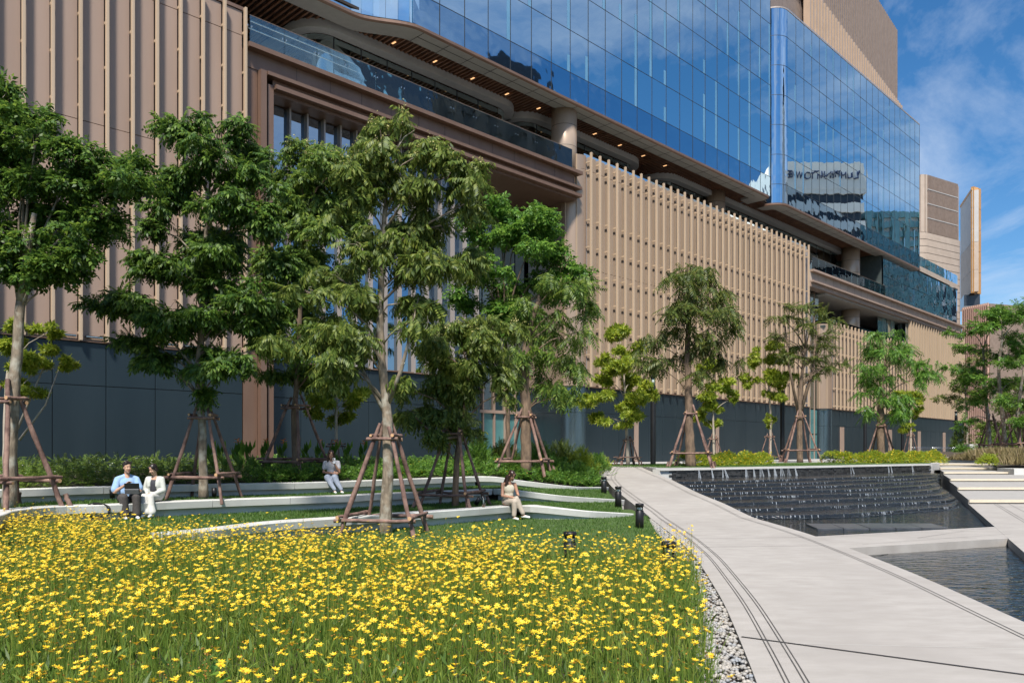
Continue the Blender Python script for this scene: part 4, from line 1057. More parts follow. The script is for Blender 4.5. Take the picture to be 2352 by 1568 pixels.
def tree(label, Y, gz, trunk, blobs, leaf, bark, kind='twig', size=.4, dens=1.0, droop=.3, name='tree', pan=0, depth=.9, extra=(), group='trees of the garden', limb_r=.035, seed=1):
    r = np.random.default_rng(seed)
    W = lambda x, y, yo=0.0: Vector(((x-CX)/F*Y, Y+yo, CZ+(HY-y)*Y/F))
    tp = [W(x,y) for x, y, _ in trunk]; base = Vector((tp[0].x, Y, gz)); tp[0] = base.copy()
    root = thing(name, label, 'tree', tuple(base), 0, group)
    pts = resample([tuple(p) for p in tp], .3)
    L0 = [0.0]
    for a, b in zip(tp, tp[1:]): L0.append(L0[-1]+(b-a).length)
    tot = L0[-1]; rad = [float(np.interp(i/(len(pts)-1)*tot, L0, [q[2] for q in trunk])) for i in range(len(pts))]
    rad = [q*(.80 if q > .05 else 1.0) for q in rad]; rad[0] *= 1.15
    pts = [p+Vector((rnd.uniform(-.3,.3)*q*.35, rnd.uniform(-.3,.3)*q*.35, 0)) if 0 < i else p-Vector((0,0,.15)) for i, (p, q) in enumerate(zip(pts, rad))]
    child_world(MB().tube(pts, rad, 10, wob=.16).build('trunk', bark, None, True), root)
    ptop = pts[-1]
    cen = []; par = []
    for (bx, by, rx, ry) in blobs:
        yo = float(r.uniform(-1,1))*depth*rx*Y/F*1.1
        c = W(bx, by, yo); cen.append(np.array(c)); par.append(np.array([rx*Y/F, rx*Y/F*.9, ry*Y/F]))
    # limbs: from the trunk to every clump
    lim = MB()
    for c, q in zip(cen, par):
        c = Vector(c); zt_ = c.z - .55*math.hypot(c.x-base.x, c.y-base.y) - .2
        k = min(range(len(pts)), key=lambda i: abs(pts[i].z-zt_)); k = max(k, int(len(pts)*.35)); s = pts[min(k, len(pts)-1)]
        mid = s.lerp(c, .5)+Vector((rnd.uniform(-.15,.15), rnd.uniform(-.15,.15), .12*(c-s).length))
        ll_ = (c-s).length
        lim.tube([s, s.lerp(mid,.5)+Vector((0,0,.05*ll_)), mid, mid.lerp(c,.6), c], [limb_r*min(1.3,.45+ll_*.25), limb_r*.8*min(1.2,.45+ll_*.2), limb_r*.6, limb_r*.4, limb_r*.22], 6, wob=.2)
        for _ in range(3):
            e = c+Vector([float(v_) for v_ in r.normal(0,.45,3)*q]); lim.tube([c.lerp(mid,.35), c.lerp(e,.4)+Vector((0,0,.05)), e], [limb_r*.3, limb_r*.22, limb_r*.1], 4)
    for ex in extra:
        lim.tube([W(x,y,yo) for x, y, yo, _ in ex], [q for _, _, _, q in ex], 7, wob=.15)
    child_world(lim.build('limbs', bark, None, True), root)
    P, D, S = [], [], []
    sub = []
    for c, q in zip(cen, par):
        for _ in range(4):
            o_ = r.normal(0,.5,3)*q*np.array([1,1,.9]); sub.append((c+o_, q*r.uniform(.34,.72)*np.array([1,1,.85])))
    for c, q in sub:
        area = (q[0]*q[2]+q[0]*q[1]+q[1]*q[2])*4.2
        n = int(area*dens*(8.4 if Y < 31 else 4.6)/(size*size))+5
        u = r.normal(0,1,(n,3)); u /= np.linalg.norm(u,axis=1,keepdims=True); rr = r.uniform(.30,1.15,n)**.6
        # a few gaps
        keep = np.sin(u@np.array([3.1,1.7,2.3])*2.2+seed) > -.80
        p = c+u*rr[:,None]*q
        d_ = u*np.array([.9,.9,.5])+r.normal(0,.35,(n,3))+np.array([0,0,-droop])
        P.append(p[keep]); D.append(d_[keep]); S.append((size*r.uniform(.5,1.15,n))[keep])
    P, D, S = np.concatenate(P), np.concatenate(D), np.concatenate(S)
    V, Fq = place(TP[kind], P-D/np.linalg.norm(D,axis=1,keepdims=True)*S[:,None]*.4, D, S)
    parts = [(V,Fq,0)]; mats = [leaf]
    if pan:
        top = P[np.argsort(-P[:,2]*.6+P[:,1]*.5+r.normal(0,.6,len(P)))][:pan]
        cl = (top[:,None,:]+r.normal(0,.07,(len(top),14,3))).reshape(-1,3)
        T = tmpl([quad_leaf((0,0,0),(1,0,.2),(0,0,1),.045,.035)])
        V2, F2 = place(T, cl, r.normal(0,1,cl.shape), np.full(len(cl),1.0), 1.0)
        parts.append((V2,F2,1)); mats.append('panicle')
    V, Fq, mi = merge(parts)
    child_world(link('crown', np_mesh('crown', V, Fq, mats, mi)), root)
    return root, base

# log stakes
pole_me = []
for k in range(4):
    mb = MB(); n = 9; rr_ = []
    for i in range(n):
        ox, oy = (rnd.uniform(-.22,.22), rnd.uniform(-.22,.22)); q = 1.0-.22*i/(n-1)+rnd.uniform(-.08,.1)
        rr_.append([(ox+q*math.cos(6.283*j/7)*rnd.uniform(.88,1.1), oy+q*math.sin(6.283*j/7)*rnd.uniform(.88,1.1), i/(n-1)) for j in range(7)])
    mb.loft(rr_, 0, True)
    nv = len(mb.v); mb.add([mb.v[j] for j in range(7)], [tuple(range(7))[::-1]], 1); mb.add([mb.v[nv-7+j] for j in range(7)], [tuple(range(7))], 1)
    pole_me.append(mb.mesh('stake_pole', ['stake_wood','stake_end'], True))
def log(name, a, b, r, root):
    a, b = Vector(a), Vector(b); d_ = b-a
    o = link(name, rnd.choice(pole_me), root, a, d_.to_track_quat('Z','Y').to_euler(), (r, r, d_.length)); return o
def stakes(base, h, spread, beam, label, rot=.4, r=.05, lean=(0,0)):
    root = thing('tree_stakes', label, 'tree stakes', tuple(base), 0, 'log stakes propping the trees')
    ft_, tp_ = [], []
    for k in range(4):
        a = rot+math.pi/2*k+rnd.uniform(-.12,.12); sp = spread*rnd.uniform(.9,1.1)
        f = Vector((math.cos(a)*sp, math.sin(a)*sp, -.08)); t = Vector((lean[0]+math.cos(a)*.13, lean[1]+math.sin(a)*.13, h*rnd.uniform(1.10,1.2)))
        ft_.append(f); tp_.append(t); log('pole', f, t, r*rnd.uniform(.72,.95), root)
        if rnd.random() < .5: log('peg', f+Vector((math.cos(a)*.16,math.sin(a)*.1,0)), f+Vector((math.cos(a)*.02,math.sin(a)*.02,.34)), r*.9, root)
    for zz, ext, nm in ((beam, .22, 'lower_beam'), (h, .30, 'collar_beam')):
        q = [f.lerp(t, zz/t.z) for f, t in zip(ft_, tp_)]
        for k in range(4):
            a, b = q[k], q[(k+1)%4]; e = (b-a).normalized()*(ext if zz == beam else .14); up = Vector((0,0,.045 if k % 2 else -.03)); o = ((a+b)/2); o.z = 0; o = o.normalized()*.06
            log(nm, a-e*rnd.uniform(.6,1.2)+up+o, b+e*rnd.uniform(.6,1.2)+up+o, r*(.74 if zz == beam else .66), root)
    return root

tA, bA = tree('big dark leafy tree at the left edge with a leaning grey trunk', 15.9, .62, [(20,1170,.17),(30,950,.135),(42,760,.125),(50,680,.11)],
  [(20,215,60,45),(70,270,60,45),(120,320,80,55),(20,320,70,60),(190,370,80,50),(60,420,90,60),(290,385,70,45),(340,420,50,35),(180,455,95,55),(300,450,70,40),(40,530,90,60),(120,560,90,55),(250,500,70,50),(-60,430,90,110),(-50,590,80,70),(30,620,60,40),(150,620,70,35),(90,650,50,25),(210,555,50,35),(-30,300,60,60)],
  'leaf_deep','bark_grey','twig',.34,1.25,.25, extra=[[(50,690,0,.1),(20,600,.2,.07),(0,500,.3,.05)],[(50,690,0,.1),(75,600,-.2,.08),(100,500,-.3,.05)]], name='broadleaf_tree', seed=1)
stakes(bA, 2.15, 1.05, .62, 'log stakes around the trunk at the left edge of the garden', .5, .062)
tA2, bA2 = tree('sparse young tree with pale bare stems behind the left edge trunk', 19.0, 1.0, [(10,1105,.06),(14,900,.05),(30,800,.035)],
  [(60,750,40,16),(100,825,36,20),(150,832,22,12),(85,900,34,14),(20,800,26,24),(30,880,22,16),(125,760,18,12),(60,840,25,18)], 'leaf_yellow','bark_pale','whorl',.17,.62,.0,
  extra=[[(40,985,0,.03),(70,900,.1,.022),(100,830,.1,.012)],[(45,1010,0,.03),(110,930,-.1,.02),(140,850,-.1,.01)]], name='young_tree', limb_r=.018, seed=2)
tB, bB = tree('dark green tree with a straight grey trunk behind the seated couple', 18.75, .62, [(468,1143,.14),(465,1000,.11),(457,880,.11),(462,760,.1),(470,600,.08),(480,450,.05)],
  [(425,318,40,38),(515,315,45,40),(565,330,40,35),(595,375,42,40),(460,390,70,45),(560,420,70,45),(390,430,50,40),(520,490,90,50),(420,540,85,50),(340,520,55,40),(610,500,50,45),(370,620,95,45),(510,610,95,50),(290,680,75,35),(620,620,45,50),(285,770,55,28),(395,740,95,40),(540,730,90,45),(460,810,75,28),(380,845,45,22),(550,840,55,28),(610,790,45,30),(485,900,32,14),(245,700,32,16),(640,700,30,35),(330,815,40,20),(590,690,60,40)],
  'leaf_deep','bark_grey','pinnate',.36,1.2,.3, name='dark_tree', seed=3)
stakes(bB, 1.95, .95, .62, 'log stakes around the trunk directly behind the seated couple', .75, .055)
tC, bC = tree('blossoming tree in the planted bed, left of the tall central tree', 22.4, 1.0, [(680,1082,.12),(676,960,.1),(684,850,.09),(690,700,.07),(700,500,.05)],
  [(690,335,42,32),(740,365,60,38),(670,410,60,38),(785,400,50,42),(720,470,80,45),(650,510,50,38),(800,500,50,50),(700,570,80,45),(625,600,42,45),(750,640,70,45),(660,690,70,42),(720,770,80,38),(640,790,52,30),(700,845,70,22),(620,855,34,20),(770,820,42,30)],
  'leaf_mid','bark_brown','pinnate',.40,1.15,.45, pan=42, name='blossoming_tree', seed=4)
stakes(bC, 2.0, 1.0, .55, 'log stakes in the planted bed among the canna lilies', .35, .055)
tD, bD = tree('tall central tree with drooping leaflets and pale blossom, rising in front of the benches', 16.9, 0.0, [(886,1222,.165),(890,1080,.14),(890,960,.13),(878,840,.108),(873,720,.095),(880,560,.07),(890,400,.04)],
  [(868,278,34,26),(925,270,32,26),(850,335,50,36),(915,345,60,38),(985,362,48,34),(860,415,70,45),(955,430,75,45),(1045,405,50,36),(800,470,42,45),(900,510,95,48),(1010,510,75,48),(840,580,75,48),(960,610,80,45),(1065,590,45,45),(765,630,55,40),(820,680,65,38),(705,672,45,20),(745,750,75,36),(660,785,55,20),(820,780,55,32),(780,850,55,22),(955,740,55,34),(905,880,34,22),(1070,480,45,40),(940,690,60,35),(1085,380,30,20)],
  'leaf_olive','bark_grey','fern',.46,1.25,.62, pan=46, extra=[[(890,930,0,.055),(925,850,-.2,.042),(950,760,-.3,.026),(965,690,-.3,.012)],[(885,950,0,.05),(830,850,.2,.038),(770,760,.3,.022),(740,720,.3,.01)]], name='central_tree', seed=5)
stakes(bD, 2.05, 1.02, .42, 'reddish log stakes around the tall central tree, nearest the yellow flowers', .62, .062)
tE, bE = tree('low bushy tree with drooping leaves between the front and middle benches', 20.9, .30, [(1046,1166,.115),(1050,1050,.095),(1065,960,.075),(1075,860,.05)],
  [(1050,755,70,34),(1125,775,52,38),(985,800,52,34),(1070,830,85,40),(1150,845,42,40),(1005,880,65,36),(1095,900,65,36),(950,950,42,26),(1020,960,60,30),(1000,1005,32,18),(1170,895,25,25),(1065,985,36,16),(925,890,24,20)],
  'leaf_olive','bark_brown','fern',.42,1.3,.6, pan=30, extra=[[(1060,1000,0,.05),(1010,1010,-.3,.035),(960,960,-.5,.02)]], name='bushy_tree', seed=6)
stakes(bE, 1.95, 1.0, .42, 'log stakes around the low bushy tree behind the front bench', .45, .055)
tF1, bF1 = tree('fresh green tree standing close to the entrance, behind the low bushy tree', 29.5, 1.0, [(1168,1060,.12),(1165,900,.1),(1160,750,.08)],
  [(1140,475,52,26),(1200,485,60,30),(1095,520,52,34),(1255,530,60,34),(1165,560,85,36),(1300,580,45,34),(1085,610,60,36),(1235,630,85,36),(1150,670,75,36),(1320,640,30,30),(1060,700,40,30),(1180,730,60,30),(1090,770,60,26)],
  'leaf_fresh','bark_brown','twig',.48,1.15,.35, name='fresh_green_tree', seed=7)
tF, bF = tree('tree with long drooping leaf sprays and a thick dark trunk near the rounded steel corner', 27.2, 1.0, [(1208,1064,.24),(1208,950,.22),(1205,850,.2),(1215,760,.12),(1240,680,.08)],
  [(1290,655,55,32),(1345,690,34,34),(1335,760,36,34),(1270,740,60,34),(1300,820,45,34),(1240,800,50,34),(1330,865,28,34),(1250,875,36,28),(1290,915,22,18),(1190,820,45,25),(1220,720,50,30)],
  'leaf_mid','bark_brown','plume',.72,1.0,.75, name='drooping_tree', seed=8)
stakes(bF, 1.95, 1.15, .5, 'log stakes around the thick dark trunk in the planted bed by the steel corner', .6, .06)
tG, bG = tree('small sparse young tree with lance leaves in the bed behind the phone user', 25.5, 1.0, [(773,1045,.055),(772,960,.045),(775,900,.035)],
  [(775,890,26,16),(742,920,30,14),(802,925,26,14),(718,948,18,10),(832,905,18,10),(790,955,18,10),(760,960,20,10)], 'leaf_yellow','bark_pale','whorl',.26,.8,.1, name='young_tree', limb_r=.02, seed=9)
stakes(bG, .95, .5, .35, 'small log stakes around the young tree behind the phone user', .4, .035)
# the row on the upper terrace
def mag(label, x, Y, top, trunk, blobs, seed):
    r_, b_ = tree(label, Y, 1.0, trunk, blobs, 'leaf_yellow', 'bark_pale', 'whorl', .30, .50, .05, name='magnolia_tree', limb_r=.03, seed=seed, group='yellow-green young trees on the terrace')
    stakes(b_, 1.5*Y/45*.95, .8, .45, 'log stakes of the '+label.split(' with')[0], .3+seed, .045)
mag('yellow-green young tree nearest the first lamp post with upright branches', 1443, 42, 745, [(1443,1068,.13),(1440,1000,.1),(1435,900,.06),(1430,800,.04)],
  [(1430,768,34,22),(1400,808,34,26),(1450,818,34,28),(1420,855,48,28),(1380,868,26,22),(1460,876,34,26),(1400,915,40,26),(1450,935,40,26),(1378,955,22,14),(1488,895,26,22),(1420,975,28,11)], 21)
mag('small yellow-green young tree with pale stems behind the large drooping terrace tree', 1640, 48, 830, [(1640,1064,.1),(1638,960,.07),(1635,880,.04)],
  [(1630,848,30,18),(1660,878,26,22),(1620,905,30,22),(1650,926,34,22),(1682,915,14,18),(1612,955,18,14),(1642,975,22,12)], 22)
mag('slim yellow-green young tree with a forked crown beside the second lamp post', 1768, 56, 780, [(1768,1060,.14),(1770,960,.1),(1765,880,.06)],
  [(1760,798,28,14),(1740,825,26,18),(1780,826,28,22),(1760,862,34,22),(1800,866,20,22),(1730,872,18,18),(1765,912,26,18),(1772,965,15,18)], 23)
mag('faint yellow-green young tree with thin stems farthest along the terrace', 2090, 66, 880, [(2092,1057,.12),(2092,980,.08),(2090,930,.05)],
  [(2080,905,18,14),(2103,918,20,16),(2070,948,18,14),(2112,950,18,14),(2092,978,22,10)], 24)
tI, bI = tree('tall terrace tree with long drooping leaf sprays above the cascade', 38.5, 1.0, [(1587,1072,.32),(1583,960,.25),(1580,860,.22),(1580,760,.14),(1585,660,.08)],
  [(1592,615,36,16),(1555,645,42,20),(1630,635,42,20),(1580,680,60,24),(1652,685,34,24),(1540,722,50,24),(1620,730,55,26),(1560,772,62,26),(1502,785,38,20),(1640,785,40,26),(1590,822,60,24),(1522,825,34,20),(1664,838,22,18),(1602,865,40,18),(1486,838,24,12),(1670,740,26,20)],
  'leaf_bronze','bark_brown','plume',.95,1.25,.7, name='drooping_tree', group='trees of the terrace', seed=31)
stakes(bI, 2.6, 1.35, .75, 'log stakes around the tall terrace tree above the cascade', .5, .07)
tL, bL = tree('open dark tree with several upright stems beside the second lamp post', 54, 1.0, [(1838,1061,.26),(1836,960,.22),(1838,900,.16),(1850,800,.08)],
  [(1830,716,40,13),(1872,726,36,15),(1795,732,34,12),(1850,755,46,15),(1785,772,24,12),(1893,768,26,15),(1840,795,40,15),(1884,818,30,14),(1915,838,30,9),(1800,818,24,13),(1902,798,26,10),(1862,858,26,13),(1935,828,14,6)],
  'leaf_bronze','bark_brown','plume',.85,1.0,.2, extra=[[(1838,950,0,.14),(1870,850,.3,.09),(1880,760,.3,.05)],[(1836,960,0,.12),(1810,850,-.3,.08),(1800,750,-.3,.04)]], name='open_tree', group='trees of the terrace', limb_r=.05, seed=32)
stakes(bL, 3.1, 1.5, .9, 'log stakes around the open dark tree beside the second lamp post', .7, .075)
tM, bM = tree('round bright green terrace tree with drooping sprays behind the flowering hedge', 54, 1.0, [(2024,1061,.34),(2023,980,.3),(2025,900,.22),(2035,830,.12)],
  [(2020,766,34,13),(2062,784,36,17),(2002,805,36,20),(2050,822,46,20),(2092,826,36,20),(1990,856,32,20),(2040,872,50,20),(2102,872,32,18),(2122,862,18,15),(2002,906,32,20),(2060,914,46,18),(1986,945,22,15),(2030,955,38,15),(2080,945,24,15)],
  'leaf_fresh','bark_brown','plume',.95,1.3,.7, name='drooping_tree', group='trees of the terrace', seed=33)
stakes(bM, 2.5, 1.3, .7, 'log stakes around the round bright green tree behind the hedge', .2, .07)
# slender trees on the bank at the right
RG = 'slender trees on the right-hand bank'
def slim(label, Y, gz, trunk, blobs, seed, st=None, leaf='leaf_fresh'):
    r_, b_ = tree(label, Y, gz, trunk, blobs, leaf, 'bark_grey', 'twig', .55 if Y < 90 else .8, 1.15, .2, name='slender_tree', group=RG, limb_r=.05, seed=seed)
    if st: stakes(b_, 2.6, 1.2, .8, st, .3+seed, .075)
slim('leftmost tall slender tree of the clump on the right bank', 60, 1.5, [(2276,1046,.19),(2268,950,.16),(2262,880,.13),(2258,800,.08)], [(2250,755,40,17),(2232,795,30,17),(2280,735,36,17),(2240,842,40,20),(2214,872,28,17),(2270,825,36,20),(2232,925,36,18),(2258,898,30,17),(2225,960,25,14)], 41, 'log stakes of the leftmost slender tree on the right bank')
slim('middle tall slender tree of the clump on the right bank', 57, 1.5, [(2312,1046,.19),(2300,930,.16),(2294,850,.13),(2302,780,.09)], [(2300,708,36,14),(2342,725,36,17),(2290,752,36,17),(2332,785,36,20),(2312,835,36,17),(2362,795,36,25),(2282,875,26,17),(2342,872,36,20)], 42, 'log stakes of the middle slender tree on the right bank')
slim('tall slender tree cut by the right edge of the picture', 54, 1.5, [(2346,1048,.18),(2338,950,.15),(2350,860,.1),(2362,760,.06)], [(2365,695,36,16),(2392,755,36,26),(2372,835,36,26),(2350,915,34,20),(2400,880,40,30),(2330,960,26,16)], 43, 'log stakes of the slender tree at the right edge')
slim('lower leafy tree behind the pale planter box at the far right', 82, 1.0, [(2222,1054,.15),(2220,960,.12),(2218,900,.08)], [(2220,825,26,15),(2204,858,22,15),(2238,866,26,16),(2215,905,28,16),(2240,925,24,14),(2206,890,18,14)], 44, None, 'leaf_olive')
slim('dense far tree filling the gap behind the slender trunks', 100, 1.0, [(2335,1052,.2),(2335,980,.15),(2338,920,.1)], [(2335,890,40,22),(2300,930,36,22),(2365,930,36,26),(2320,980,45,25),(2280,985,34,20),(2375,990,40,25),(2345,1015,40,20),(2290,1020,30,16)], 45, None, 'leaf_mid')

# ---- planted bed behind the rear bench
r = np.random.default_rng(21)
def bedpt(u, v_):
    i = min(int(u*89), 88); fr = u*89-i; k = min(int(v_*8), 7); fk = v_*8-k
    a = rows3[i][k].lerp(rows3[i][k+1], fk); b = rows3[i+1][k].lerp(rows3[i+1][k+1], fk); return a.lerp(b, fr)
pos, sc, col_ = [], [], []
for _ in range(7000):
    u = r.uniform(.18,.995); v_ = r.beta(1.0,1.9)*.75 if _ < 5200 else r.uniform(0,.07); p = bedpt(u, v_); px = CX+F*p.x/p.y
    h = .20+.32*min(1, v_*6)*(1.0 if px < 560 else .75)+(.25*max(0,min(1,(px-1080)/120)) if px > 1080 else 0)*min(1,v_*5)
    pos.append(p); sc.append((h, px))
P = np.array([tuple(p) for p in pos]); H = np.array([s[0] for s in sc]); PX = np.array([s[1] for s in sc])
k = 2
Pz = np.repeat(P, k, 0); Hz = np.repeat(H, k)*r.uniform(.15,1.0,len(P)*k); Pz = Pz+r.normal(0,.06,Pz.shape); Pz[:,2] += Hz
Dz = r.normal(0,1,Pz.shape)*np.array([1,1,.35])+np.array([0,-.3,.75])
sel = PX.repeat(k) < 570
parts = []
V, Fq = place(TP['plume'], Pz[sel], Dz[sel], r.uniform(.17,.28,sel.sum())); parts.append((V,Fq,0))
V, Fq = place(TP['twig'], Pz[~sel], Dz[~sel], r.uniform(.16,.26,(~sel).sum())); parts.append((V,Fq,1))
Tf = tmpl([quad_leaf((0,0,0),(math.cos(a),math.sin(a),.35),(0,0,1),1.0,.55) for a in np.arange(0,6.28,1.05)])
m1 = (r.random(len(P)) < .10) & (PX > 570) & (PX < 1340); Q = P[m1]+np.stack([np.zeros(m1.sum()),np.zeros(m1.sum()),H[m1]*r.uniform(.75,1.1,m1.sum())],1)
V, Fq = place(Tf, Q, r.normal(0,.3,Q.shape)+np.array([1,0,0]), r.uniform(.02,.034,len(Q)), .5); parts.append((V,Fq,2))
m2 = (r.random(len(P)) < .16) & (PX < 620); Q = P[m2]+np.stack([np.zeros(m2.sum()),np.zeros(m2.sum()),H[m2]*r.uniform(.8,1.12,m2.sum())],1)
V, Fq = place(Tf, Q, r.normal(0,.3,Q.shape)+np.array([1,0,0]), r.uniform(.014,.024,len(Q)), .5); parts.append((V,Fq,3))
V, Fq, mi = merge(parts)
link('ground_cover', np_mesh('ground_cover', V, Fq, ['leaf_mid','leaf_fresh','petal','petal_white'], mi), None, label='mixed leafy ground cover with tiny flowers in the raised bed', cat='ground cover', kind='stuff')
# canna lilies
for i, (x, Yc) in enumerate(((485,21.8),(510,22.4),(545,22.0),(575,22.8),(610,22.6),(650,23.2),(705,23.6),(735,24.2),(770,24.2),(800,24.6),(835,25),(560,23.6))):
    b = at(x, Yc, 1.0); root = thing('canna_lily', ('canna lily %s' % ['nearest the couple','just right of the stakes, low','with the leftmost orange bloom','beside the bronze pillar','in front of the bronze pillar','left of the thin trunk','right of the thin trunk','left of the small stakes','behind the phone user','right of the phone user','rightmost of the clump','deep against the dark wall'][i])+' in the raised bed', 'canna lily', tuple(b), 0, 'canna lilies in the raised bed')
    L_ = []
    for q in range(11):
        a = 6.283*q/11+r.uniform(-.3,.3); z = .15+.06*q; L_.append(quad_leaf((.02*math.cos(a),.02*math.sin(a),z), (math.cos(a)*.55,math.sin(a)*.55,.85), (math.cos(a),math.sin(a),.1), r.uniform(.32,.48), .13, .15))
    T = tmpl(L_); link('leaves', np_mesh('leaves', T[0], T[1], 'leaf_fresh'), root)
    MB().tube([(0,0,-.05),(0,0,.5),(.02,0,.95)], [.015,.012,.006], 5).build('stem', 'stem_green', root)
    if i in (2,4,5,7,10,8):
        T = tmpl([quad_leaf((.02,0,.93+.02*q), (math.cos(q*1.7),math.sin(q*1.7),.6), (0,0,1), .13, .07) for q in range(8)]); link('bloom', np_mesh('bloom', T[0], T[1], 'petal_orange'), root)
# feathery bushes at the right end of the bed
for i, (x, Yc, gz, h, wd) in enumerate(((1100,30.5,1.0,1.05,.8),(1155,31.5,1.0,1.0,.9),(1235,30.5,.95,1.0,.9),(1290,31.5,.85,1.15,1.0),(1335,31,.75,.95,.8),(1372,32,.7,.75,.6),(1265,28.5,.8,.55,.7),(1325,29,.65,.5,.7),(1180,28,.85,.45,.6),(1385,34.5,.75,.6,.4))):
    b = at(x, Yc, gz); root = thing('feathery_shrub', ['tall feathery shrub in front of the frosted door','feathery shrub left of the thick dark trunk','feathery shrub right behind the thick dark trunk','tallest feathery shrub before the steel corner','tan-tipped shrub between the steel corner and the path','small shrub at the path edge, far end of the bed','low leafy shrub before the thick trunk stakes','low leafy shrub just behind the hidden bollard','low shrub at the bend of the rear bench','thin airy shrub overhanging the path'][i], 'shrub', tuple(b), 0, 'shrubs at the right end of the bed')
    n = int(430*wd); q = r.normal(0,.33,(n,3))*np.array([wd,wd,0]); hh = h*np.exp(-(q[:,0]**2+q[:,1]**2)/(wd*wd)*1.6)*r.uniform(.35,1.05,n); q[:,2] = hh
    d_ = q*np.array([.6,.6,0])+r.normal(0,.25,q.shape)+np.array([0,0,.9])
    V, Fq = place(TP['plume'], q, d_, r.uniform(.2,.34,n)); link('foliage', np_mesh('foliage', V, Fq, 'leaf_yellow' if i in (4,9) else ('leaf_olive' if i in (3,1) else 'leaf_fresh')), root)
    st = MB()
    for _ in range(9): st.tube([(0,0,-.05),(r.normal(0,.1)*wd,r.normal(0,.1)*wd,h*.4),(r.normal(0,.25)*wd,r.normal(0,.25)*wd,h*.8)], [.008,.006,.003], 4)
    st.build('stems', 'stem_green', root)
# clipped flowering hedges on the terrace
def hedge(label, pts, wd, h, seed):
    rr = np.random.default_rng(seed); pl = resample([(p[0],p[1],1.0) for p in pts], .05); b = pl[len(pl)//2]; root = thing('flowering_hedge', label, 'hedge', tuple(b), 0, 'low hedges with yellow flowers')
    n = int(len(pl)*20*wd); ii = rr.integers(0,len(pl),n); base_ = np.array([tuple(p) for p in pl])[ii]; a = rr.uniform(0,math.pi,n)
    prof = .8+.2*np.sin(ii*.13)+.1*np.sin(ii*.31); q = base_+np.stack([rr.normal(0,.08,n)+.35*wd*np.cos(a)*.71, -wd*.5*np.cos(a)*.9, h*np.sin(a)*prof],1)
    d_ = np.stack([.5*np.cos(a),-np.cos(a),np.sin(a)],1)+rr.normal(0,.5,(n,3))
    V, Fq = place(TP['twig'], q, d_, rr.uniform(.14,.24,n)); o = link('foliage', np_mesh('foliage', V, Fq, 'leaf_yellow')); child_world(o, root)
    m_n = n//5; V, Fq = place(Tf, q[:m_n]+d_[:m_n]*.12, d_[:m_n], rr.uniform(.035,.06,m_n), .6); child_world(link('blossoms', np_mesh('blossoms', V, Fq, 'petal')), root)
hedge('low hedge with yellow flowers under the tall terrace tree, left of two', [gp(1568,1070,1.0)[:2], gp(1660,1069,1.0)[:2], gp(1757,1066,1.0)[:2]], 1.0, .55, 5)
hedge('long low hedge with yellow flowers beside the stair top, right of two', [gp(1902,1063.5,1.0)[:2], gp(2030,1063,1.0)[:2], gp(2152,1061,1.0)[:2]], 1.2, .62, 6)
# bank at the right: tan grasses, dark hedge
for i, (x, Yc, gz, h, n) in enumerate(((2245,54,1.1,.95,260),(2268,52,1.15,1.0,300),(2296,50,1.15,1.05,320),(2322,49,1.1,1.05,300),(2350,47.5,1.05,1.1,320),(2335,46.4,.95,.85,260),(2372,46,1.0,1.0,260),(2212,60.5,1.05,.7,160))):
    b = at(x, Yc, gz); root = thing('fountain_grass', ['tan fountain grass at the foot of the planter box','tan fountain grass left of the slender trunks','broad tan fountain grass below the slender trunks','tan fountain grass in the middle of the bank','tall tan fountain grass at the right edge','low tan fountain grass above the stair kerb','fountain grass just outside the right edge','small fountain grass by the stair head'][i], 'ornamental grass', tuple(b), 0, 'fountain grasses on the bank')
    q = r.normal(0,.33,(n,3))*np.array([1.0,.8,0]); V, Fq = place_z(TP['tuft'], q, r.uniform(.6,1.05,n)*h, .28); link('blades', np_mesh('blades', V, Fq, 'grass_tan'), root)
def bush(label, b, w_, h, n, leaf, seed, name='clipped_bush', group=None, s=.3):
    rr = np.random.default_rng(seed); root = thing(name, label, 'bush', tuple(b), 0, group); u = rr.normal(0,1,(n,3)); u /= np.linalg.norm(u,axis=1,keepdims=True); u[:,2] = abs(u[:,2])
    q = u*rr.uniform(.7,1.03,(n,1))*np.array([w_,w_*.8,h]); V, Fq = place(TP['twig'], q, u+rr.normal(0,.5,u.shape), rr.uniform(.7,1.2,n)*s); link('foliage', np_mesh('foliage', V, Fq, leaf), root)
    MB().tube([(0,0,-.1),(0,0,h*.5)], [.05,.03], 6).build('stem', 'bark_brown', root)
bush('dark clipped bush left of the pale planter box', at(2208,84,1.0), 1.2, 3.0, 900, 'leaf_mid', 51)
bush('leafy bush by the stair head, left of the planter box', at(2213,72,1.0), 1.0, 1.2, 600, 'leaf_fresh', 52)
bush('bright yellow-green bush among the tan grasses', at(2272,48.5,1.0), .6, .5, 260, 'leaf_yellow', 53, s=.22)
bush('dark bush behind the slender trunks on the bank', at(2330,66,1.7), 3.2, 1.6, 1200, 'leaf_mid', 54, s=.4)

